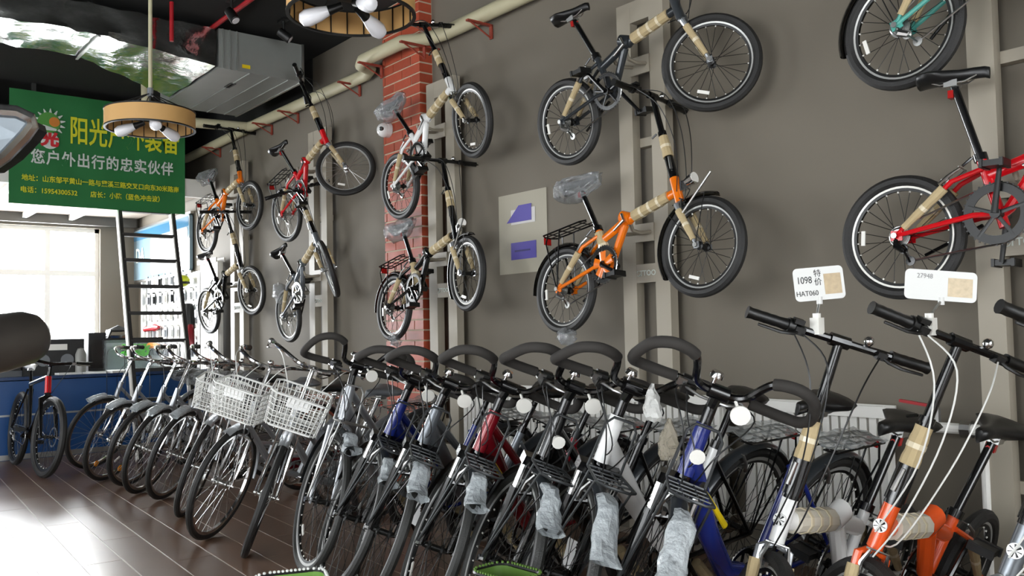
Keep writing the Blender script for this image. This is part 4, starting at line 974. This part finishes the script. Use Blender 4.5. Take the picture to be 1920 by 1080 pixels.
# ---- floor folding bikes
FP = [dict(label='white folding bike parked with a price card on its bar', p=(-.609, 1.835, 1.491, .274), steer=.826, frame=m_fr_white, forkm=m_silver),
      dict(label='deep orange folding bike parked with a blank-looking price card and white cables', p=(-.464, 1.638, 1.502, .352), steer=.968, frame=m_fr_org2, cable=m_cablew, forkm=m_fr_org2, dims=dict(B=(.778, 1.14))),
      dict(label='grey folding bike at the picture edge, nearest of the parked ones', p=(-.50, 1.28, 1.47, .34), steer=.9, frame=m_fr_dsil, cable=m_cablew)]
FB = []
for d in FP:
    d = dict(d); lab = d.pop('label'); q = d.pop('p'); st = d.pop('steer'); dm = dict(FD); dm.update(d.get('dims') or {})
    FB.append(folding('folding_bike', lab, 'folding bikes parked on the floor', floor_pose(q[0], q[1], q[2], q[3], .25, .024, st, dm['t'], dm['h'], 1.0), st, badge=True, kick=True, swide=.105, sL=.30, fat=1.3, wrapm=m_wrapw, tape_frame=True, **d))

m_card = M('white_card', '#d2d2cf', .5)
def price_card(B, hand, label, w_, h_, texts, faint, yaw, tilt, up=.17, side=-.02):
    P = B.root.matrix_world @ B.SM @ Vector((FD['B'][0], hand, FD['B'][1] + .012))
    r = tag(empty('price_card', P), label, 'price card')
    wh = m_card
    MB().box((0, 0, .012), (.03, .03, .05)).tube([(0, 0, .03), (0, 0, .05)], .012, 10).build('clamp', m_refl, r)
    MB().tube([(0, 0, .04), (side, 0, up - h_ / 2)], .004, 8).build('rod', m_alu, r)
    MB().tube([(side, 0, up - h_ / 2 - .012), (side, 0, up - h_ / 2 + .01)], .009, 10).build('joint', wh, r)
    n = Vector((-math.sin(yaw), -math.cos(yaw), .05)).normalized(); x = Vector((0, 0, 1)).cross(n).normalized(); y = n.cross(x)
    x2 = x * math.cos(tilt) + y * math.sin(tilt); y2 = -x * math.sin(tilt) + y * math.cos(tilt); c = Vector((side, 0, up))
    Mx = basis(c, x2, y2, n)
    MB().prism(rrect(w_, h_, .014), .002, Mx).build('card', wh, r)
    for body, sz, px_, py_, ssx in texts:
        o = link('lettering', text_mesh(body, sz, m_inkf if faint else m_ink, .0003, ssx, 0.0), r); o.matrix_basis = Mx @ Matrix.Translation((px_, py_, .0026))
    MB().box((w_ * .27, -.003, .0024), (w_ * .34, h_ * .62, .0006), None).build('photo_print', M('photo_print_%s' % w_, '#a8926c' if not faint else '#bba888', .4, noise=.3, scale=70), r, False).matrix_basis = Mx
    return r
price_card(FB[0], -.075, 'white price card reading 1098 clipped to the white folding bike', .155, .10, [('1098', .03, -.045, .012, .8), ('HAT060', .022, -.04, -.028, .9), ('特', .024, -.003, .03, 1), ('价', .024, -.003, .004, 1)], False, .62, .07, .14, .018)
price_card(FB[1], -.10, 'white price card with faded writing clipped to the orange folding bike', .2, .088, [('27948', .02, -.045, .025, .9)], True, .8, -.1, .13, .075)

# ---- 26-inch city bikes
CD = dict(b=(.42, .28), c=(.28, .62), s=(.2, .86), h=(.90, .62), t=(.86, .78), B=(.80, 1.0))
def city(label, pose, steer, basket, k, frame=m_silver, guard=m_alu):
    D = CD; b, c, s_, h, t, bb = [D[q] for q in 'bcshtB']; R = .33; wb = 1.03; v3 = lambda p, y=0: Vector((p[0], y, p[1]))
    B = Bike('city_bike', label, 'silver city bikes parked in a row', pose, steer, t, h)
    B.wheel(R, .019, (0, R), False, 28, m_chrome, False, False); B.wheel(R, .019, (wb, R), True, 28, m_chrome, False, k % 2 == 1, -.4)
    T, Hh, C, Bv = v3(t), v3(h), v3(c), v3(b); u = (C - Bv).normalized()
    mb = MB().tube([Hh - (T - Hh) * .08, T + (T - Hh) * .05], .021, 12)
    mb.tube([Hh + (T - Hh) * .2, (.72, 0, .45), (.58, 0, .33), Bv], [.019, .02, .02, .019], 10).tube([Hh + (T - Hh) * .75, (.68, 0, .56), (.5, 0, .42), lerp(Bv, C, .35)], [.014, .014, .014, .013], 10)
    mb.tube([Bv - u * .02, C], [.017, .016], 10)
    B.part('frame', mb, frame)
    for q in (-1, 1):
        B.part('chainstay', MB().tube([v3(b, q * .03), v3((0, R), q * .06)], .009, 8), frame); B.part('seatstay', MB().tube([C - u * .05 + Vector((0, q * .02, 0)), v3((0, R), q * .06)], .007, 8), frame)
    S_ = v3(s_); B.part('seat_post', MB().tube([C - u * .01, S_ - Vector((0, 0, .05))], .0135, 10), m_chrome); saddle(B, s_, .095, .26, mat=(m_leather, m_grey)[k % 2], bag=(k + 1) if k < 4 else 0)
    fork(B, (h[0] + .01, h[1] - .03), (wb, R), m_chrome, .052, .011, wraps=False, curve=.012)
    X0, Z0 = bb; P = Vector((X0, 0, Z0))
    B.part('stem', MB().tube([T + (T - Hh) * .05, P - Vector((.02, 0, .01)), P], [.012, .012, .014], 10), m_chrome, True)
    half = [(0, 0, 0), (.05, .035, .01), (.07, .09, .025), (.03, .17, .045), (-.06, .23, .04), (-.17, .265, .015), (-.24, .275, 0)]
    pr = [Vector((X0 + a, y, Z0 + z)) for a, y, z in half]; pl_ = [Vector((p.x, -p.y, p.z)) for p in pr]
    hb = B.part('handlebar', MB().tube(smooth(pl_[::-1] + pr[1:]), .0125, 8), m_chrome, True)
    for L_ in (pr, pl_):
        q = 1 if L_ is pr else -1
        grip(B, hb, lerp(L_[4], L_[5], .7), L_[6], .0155, m_matte)
        lever(B, hb, lerp(L_[4], L_[5], .35), (-1, q * .2, -.15), (.15, q * .4, -.6), m_chrome, .12)
    B.part('bell', MB().ball((X0 - .02, .2, Z0 + .065), .02, 10), m_chrome, parent=hb)
    cables(B, [[(X0 - .05, -.22, Z0 + .03), (X0 + .12, -.16, Z0 + .03), (X0 + .18, -.06, Z0 - .15), (h[0] + .07, -.02, h[1] + .02)], [(X0 - .05, .22, Z0 + .03), (X0 + .12, .16, Z0 + .06), (X0 + .17, .06, Z0 - .12), (t[0] + .03, .03, t[1] - .1)]], m_cablew if basket else m_cable)
    fe = fender(B, (0, R), R + .018, 10, 195, m_silver); fender(B, (wb, R), R + .018, 72, 190, m_silver, True)
    if not basket:
        a = math.radians(48); c0 = Vector((wb + (R + .022) * math.cos(a), 0, R + (R + .022) * math.sin(a)))
        random.seed(k); vs = []; n = 10; fs = []
        for i in range(6):
            aa = math.radians(92 - i * 5.5); rr = R + .025
            for q in range(n):
                th = 2 * PI * q / n; vs.append((wb + (rr + math.sin(th) * .018) * math.cos(aa) + random.uniform(-.003, .003), math.cos(th) * .036 + random.uniform(-.004, .004), R + (rr + math.sin(th) * .018) * math.sin(aa)))
        for i in range(5):
            for q in range(n): fs.append((i * n + q, i * n + (q + 1) % n, (i + 1) * n + (q + 1) % n, (i + 1) * n + q))
        B.part('plastic_sleeve', MB().add(vs, fs), m_bag2, True, ang=20)
        if k in (1, 2): B.part('spoke_reflector_disc', MB().tube([(wb + .12, -.03, R - .17), (wb + .12, -.026, R - .17)], .025, 12), m_orange_r, True)
    else:
        bx0, bx1, z0, z1, hw = .93, 1.12, R + .41, R + .59, .135
        def ring(z, f): return [(bx0 - f * .02, -hw * (1 + f * .12) + .03, z), (bx0 - f * .02, hw * (1 + f * .12) - .03, z), (bx0 - f * .02 + .03, hw * (1 + f * .12), z), (bx1 + f * .03 - .03, hw * (1 + f * .12), z), (bx1 + f * .03, hw * (1 + f * .12) - .03, z), (bx1 + f * .03, -hw * (1 + f * .12) + .03, z), (bx1 + f * .03 - .03, -hw * (1 + f * .12), z), (bx0 - f * .02 + .03, -hw * (1 + f * .12), z)]
        bk = B.part('basket', MB().tube(ring(z1, 1), .006, 8, closed=True).tube(ring(z0, 0), .005, 8, closed=True), m_steelw, True)
        wm = MB()
        for f in (.14, .3, .45, .62, .8): wm.tube(ring(z0 + (z1 - z0) * f, f), .0028, 5, closed=True)
        for i in range(13):
            t_ = -1 + 2 * i / 12
            for e in (0, 1):
                xa = (bx1 + .0, bx1 + .03) if e else (bx0, bx0 - .02)
                wm.tube([(xa[0], t_ * (hw - .01), z0), (xa[1], t_ * (hw * 1.12 - .01), z1)], .0026, 5)
            wm.tube([(bx0, t_ * (hw - .01), z0), (bx1, t_ * (hw - .01), z0)], .0026, 5)
        for i in range(10):
            x_ = bx0 + .02 + (bx1 - bx0 - .04) * i / 9
            for q in (-1, 1): wm.tube([(x_, q * hw, z0), (x_, q * hw * 1.12, z1)], .0026, 5)
        for i in range(5): x_ = bx0 + (bx1 - bx0) * (i + .5) / 5; wm.tube([(x_, -hw, z0), (x_, hw, z0)], .0026, 5)
        q = B.part('wire_mesh', wm, m_steelw, parent=bk); q['kind'] = 'stuff'
        B.part('name_plate', MB().box((bx1 + .022, 0, z0 + .15), (.004, .12, .05)), m_fr_white, parent=bk, smooth=False)
        B.part('basket_stay', MB().tube([(bx0 + .1, -.05, z0), (wb, -.062, R)], .005, 6).tube([(bx0 + .1, .05, z0), (wb, .062, R)], .005, 6), m_chrome, True)
        B.part('headlight', MB().tube([(wb - .03, .0, z0 - .04), (wb + .02, 0, z0 - .045)], [.02, .032], 14), m_chrome, True)
    rear_rack(B, -.22, .14, R + .38, (0, R), m_chrome, .06)
    drivetrain(B, b, (0, R), R, .075, m_chrome, .5 + k)
    B.part('chain_guard', MB().box((.24, -.055, .34), (.46, .006, .07)), (m_silver, m_fr_wred)[k == 6], False, smooth=False)
    B.part('kickstand', MB().tube([(0.02, .06, R - .02), (-.02, .14, .02)], [.009, .008], 8), m_chrome)
    return B
CP = [ # front contact X, Y, yaw, lean, steer, basket
 (-1.70, 8.618, 1.32, .24, .22, 0), (-1.783, 7.819, 1.25, .25, .30, 0), (-1.717, 7.40, 1.25, .25, .3, 0), (-1.752, 6.974, 1.2, .25, .35, 0),
 (-1.70, 6.60, 1.2, .25, .35, 0), (-1.815, 5.86, 1.25, .24, .62, 1), (-1.92, 5.12, 1.25, .24, .36, 1), (-1.933, 4.56, 1.25, .26, .72, 1)]
CL = ['silver city bike with a pale fork reflector, farthest of the row beside the mountain bike', 'silver city bike with an amber reflector, second from the blue counter', 'silver city bike, third from the blue counter',
      'silver city bike, fourth from the blue counter', 'silver city bike, last without a basket, before the basket bikes', 'silver city bike with the wire basket farthest from the camera',
      'silver city bike with a red chain guard and the middle wire basket', 'silver city bike with the nearest wire basket, beside the silver trekking bike']
for i, (q, lab) in enumerate(zip(CP, CL)):
    X = q[0] + 1.03 * math.sin(q[2]); Y = q[1] + 1.03 * math.cos(q[2])
    ps = floor_pose(X, Y, q[2], q[3], .33, .019, q[4], CD['t'], CD['h'], 1.03)
    T_ = Vector((CD['t'][0], 0, CD['t'][1])); H_ = Vector((CD['h'][0], 0, CD['h'][1]))
    SM_ = Matrix.Translation(T_) @ Matrix.Rotation(q[4], 4, (T_ - H_).normalized()) @ Matrix.Translation(-T_)
    lo = min((ps @ SM_ @ Vector((1.03 + .311 * math.cos(a * .0873), 0, .33 + .311 * math.sin(a * .0873))) for a in range(72)), key=lambda p: p.z)
    ps = Matrix.Translation((q[0] - lo.x, q[1] - lo.y, 0)) @ ps      # the front tyre touches the floor at the listed spot
    city(lab, ps, q[4], q[5], i)

# ---- mountain bike against the counter
def mountain(label, pose, steer):
    b, c, s_, h, t, bb = (.42, .30), (.27, .76), (.2, .95), (.92, .70), (.88, .84), (.93, .95); R = .34; wb = 1.08; v3 = lambda p, y=0: Vector((p[0], y, p[1]))
    B = Bike('mountain_bike', label, None, pose, steer, t, h)
    B.wheel(R, .029, (0, R), False, 28, m_matte, True, False); B.wheel(R, .029, (wb, R), True, 28, m_matte, True, False)
    T, Hh, C, Bv = v3(t), v3(h), v3(c), v3(b)
    B.part('head_tube', MB().tube([Hh, T], .027, 12), m_fr_red); B.part('frame', MB().tube([Hh, Bv], .026, 12).tube([T, C], .02, 10).tube([Bv, C], .018, 10), m_fr_black)
    for q in (-1, 1): B.part('chainstay', MB().tube([v3(b, q * .03), v3((0, R), q * .065)], .01, 8), m_fr_black); B.part('seatstay', MB().tube([C + Vector((0, q * .02, -.05)), v3((0, R), q * .065)], .009, 8), m_fr_black)
    fork(B, (h[0] + .01, h[1] - .03), (wb, R), m_fr_black, .062, .018, wraps=False)
    B.part('seat_post', MB().tube([C, v3(s_) - Vector((0, 0, .05))], .0145, 10), m_fr_black); saddle(B, s_, .07, .27, mat=m_fr_white)
    X0, Z0 = bb; B.part('stem', MB().tube([T, T + Vector((0, 0, .09)), (X0, 0, Z0)], .018, 10), m_fr_black, True)
    hb = B.part('handlebar', MB().tube([(X0 - .03, -.33, Z0 + .03), (X0, -.15, Z0 + .02), (X0, 0, Z0), (X0, .15, Z0 + .02), (X0 - .03, .33, Z0 + .03)], .013, 10), m_fr_black, True)
    for q in (-1, 1): grip(B, hb, (X0 - .01, q * .21, Z0 + .023), (X0 - .03, q * .34, Z0 + .03), .017); lever(B, hb, (X0, q * .17, Z0 + .02), (0, q, 0), (1, 0, -.2), m_alu)
    B.part('brake_disc', MB().lathe([(.085, .034), (.085, .036), (.07, .036), (.07, .034)], 24, (wb, 0, R), closed=True), m_alu, True)
    cables(B, [[(X0, -.15, Z0), (X0 + .12, -.08, Z0 - .03), (h[0] + .08, -.02, h[1])], [(X0, .15, Z0), (X0 + .14, .08, Z0 - .05), (h[0], .03, h[1])]])
    drivetrain(B, b, (0, R), R, .08, m_black, .4)
    B.part('kickstand', MB().tube([(0.06, .07, R - .03), (-.02, .18, .02)], [.01, .008], 8), m_black)
mountain('black and red mountain bike with fat tyres parked alone before the blue counter', floor_pose(-2.15, 9.42, -.02, .1, .34, .029, .12, (.88, .84), (.92, .70), 1.08), .12)

def hanging_bag(loc, h_, w_, mat, label, seed):
    random.seed(seed); n = 12; vs = []; fs = []
    for i in range(9):
        t = i / 8; ww = w_ * (.12 + .88 * min(1, t * 1.8)) * (1 if t < .9 else .7)
        for k in range(n):
            a = 2 * PI * k / n; vs.append((math.cos(a) * ww * .35 + random.uniform(-.006, .006), math.sin(a) * ww * .6 + random.uniform(-.006, .006), -t * h_ + random.uniform(-.004, .004)))
    for i in range(8):
        for k in range(n): fs.append((i * n + k, i * n + (k + 1) % n, (i + 1) * n + (k + 1) % n, (i + 1) * n + k))
    o = MB().add(vs, fs).build('plastic_bag', mat, None, True, 20); o.location = loc; tag(o, label, 'plastic bag'); return o
hanging_bag((-1.63, 1.97, .97), .12, .055, M('white_film', '#cfcfcb', .25, trans=.15, bump=.6, scale=40), 'white plastic bag hanging from the bar between the white and dark blue trekking bikes', 4)
hanging_bag((-1.60, 1.93, .86), .13, .07, M('brownish_film', '#b0a794', .2, trans=.5, bump=.8, scale=40), 'clear brownish plastic bag hanging below the white plastic bag', 6)

# ------------------------------------------------------------------ green bins at the bottom edge, scooter handlebar at the left edge
def bin_(loc, rz, label, w_=.3, d_=.24, h_=.30, bead=m_steelw, mat=None):
    r = tag(empty('storage_bin', loc, rz), label, 'bin'); mb = MB(); P0 = rrect(w_ * .86, d_ * .86, .04, 4); P1 = rrect(w_, d_, .045, 4); n = len(P0)
    vs = [(p[0], p[1], 0) for p in P0] + [(p[0], p[1], h_) for p in P1] + [(p[0] * .96, p[1] * .96, h_) for p in P1] + [(p[0] * .95, p[1] * .95, .01) for p in P0]
    fs = [(i + k * n, (i + 1) % n + k * n, (i + 1) % n + (k + 1) * n, i + (k + 1) * n) for k in range(3) for i in range(n)] + [tuple(range(n - 1, -1, -1)), tuple(range(3 * n, 4 * n))]
    mb.add(vs, fs).build('tub', mat or m_green, r)
    MB().tube([(p[0] * 1.01, p[1] * 1.01, h_) for p in P1], .006, 6, closed=True).build('dark_rim', m_matte, r)
    bd = MB(); pts = []
    for i in range(n):
        a = Vector((P1[i][0], P1[i][1], h_ + .008)); b = Vector((P1[(i + 1) % n][0], P1[(i + 1) % n][1], h_ + .008)); m_ = max(1, int((b - a).length / .012))
        for k in range(m_): pts.append(lerp(a, b, k / m_))
    for p in pts: bd.ball(p * 1.0, .005, 6)
    q = bd.build('rim_beads', bead, r); q['kind'] = 'stuff'
    MB().box((w_ * .5, 0, h_ * .8), (.012, .08, .03)).build('handle', m_matte, r, False)
bin_((-2.66, 2.44, 0), -.35, 'light green plastic bin with a white beaded rim in the foreground', w_=.2, d_=.2, h_=.44)
bin_((-2.09, 2.16, 0), .05, 'darker green plastic bin under the front wheel of the wine red bike', w_=.14, d_=.2, h_=.415, bead=m_green2, mat=m_green2)

sc = tag(empty('scooter', (-3.95, 0.62, 0)), 'black scooter grip and chrome-rimmed mirror reaching in at the picture edge', 'scooter')
def cp(x, y, d):      # a point seen at target pixel x,y at distance d, in the scooter's frame
    v = (FWD + RIGHT * ((x - 960) / 1675) + DOWN * ((y - 540) / 1675)).normalized() * d
    return Vector((-3.8, 0, 1.15)) + v - Vector((-3.95, .62, 0))
g0, g1 = cp(-140, 672, .66), cp(76, 628, .70)
ax = (g1 - g0).normalized()
MB().tube([g0, g1 - ax * .032, g1 - ax * .030, g1 - ax * .012, g1 - ax * .004, g1], [.0195, .0195, .0195, .0185, .0155, .011], 28).build('grip', M('dark_rubber_grip', '#3a3632', .28, .3), sc, True, 50)
MB().tube([g1 - ax * .058, g1 - ax * .052], .0205, 28).build('grip_collar', m_matte, sc)
mc = cp(-35, 250, .85)
mp = [cp(-160, 215, .85), cp(-60, 203, .85), cp(30, 210, .85), cp(56, 222, .85), cp(60, 236, .85), cp(45, 256, .85), cp(10, 292, .85), cp(-30, 320, .85), cp(-120, 330, .85), cp(-175, 290, .85), cp(-180, 240, .85)]
nrm_ = -(FWD).normalized(); c0 = sum(mp, Vector()) / len(mp)
vs = [p - nrm_ * .0 for p in mp] + [c0 + (p - c0) * .93 - nrm_ * .03 for p in mp]; n = len(mp)
MB().add(vs, [tuple(range(n)), tuple(range(2 * n - 1, n - 1, -1))] + [(i, (i + 1) % n, n + (i + 1) % n, n + i) for i in range(n)]).build('mirror_housing', m_matte, sc, False)
MB().tube(mp, .0055, 8, closed=True).build('mirror_rim', m_chrome, sc)
vs = [c0 + (p - c0) * .96 + nrm_ * .001 for p in mp]
MB().add(vs, [tuple(range(n))]).build('mirror_glass', M('mirror_glass', '#6d757b', .35, .5), sc, False)
MB().tube([c0 - nrm_ * .03, c0 - nrm_ * .04 + Vector((-.1, -.05, -.12)), g0 + Vector((0, 0, .02))], .006, 8).build('mirror_stalk', m_black, sc)
MB().tube([g0, g0 + Vector((-.1, -.12, 0)), Vector((-.25, -.25, 1.0)), Vector((-.25, -.22, .25))], .016, 10).build('handlebar', m_black, sc)
MB().box((-.25, -.62, .16), (.16, .8, .05)).build('deck', m_black, sc, False)
for y in (-.18, -1.05): MB().lathe([(.02, -.03), (.1, -.03), (.12, 0), (.1, .03), (.02, .03)], 24, (-.25, y, .12), 'x').build('wheel', m_tyre, sc)
MB().tube([(-.25, -.22, .25), (-.25, -.18, .12)], .014, 8).build('fork', m_black, sc)
print('objects', len(bpy.data.objects))
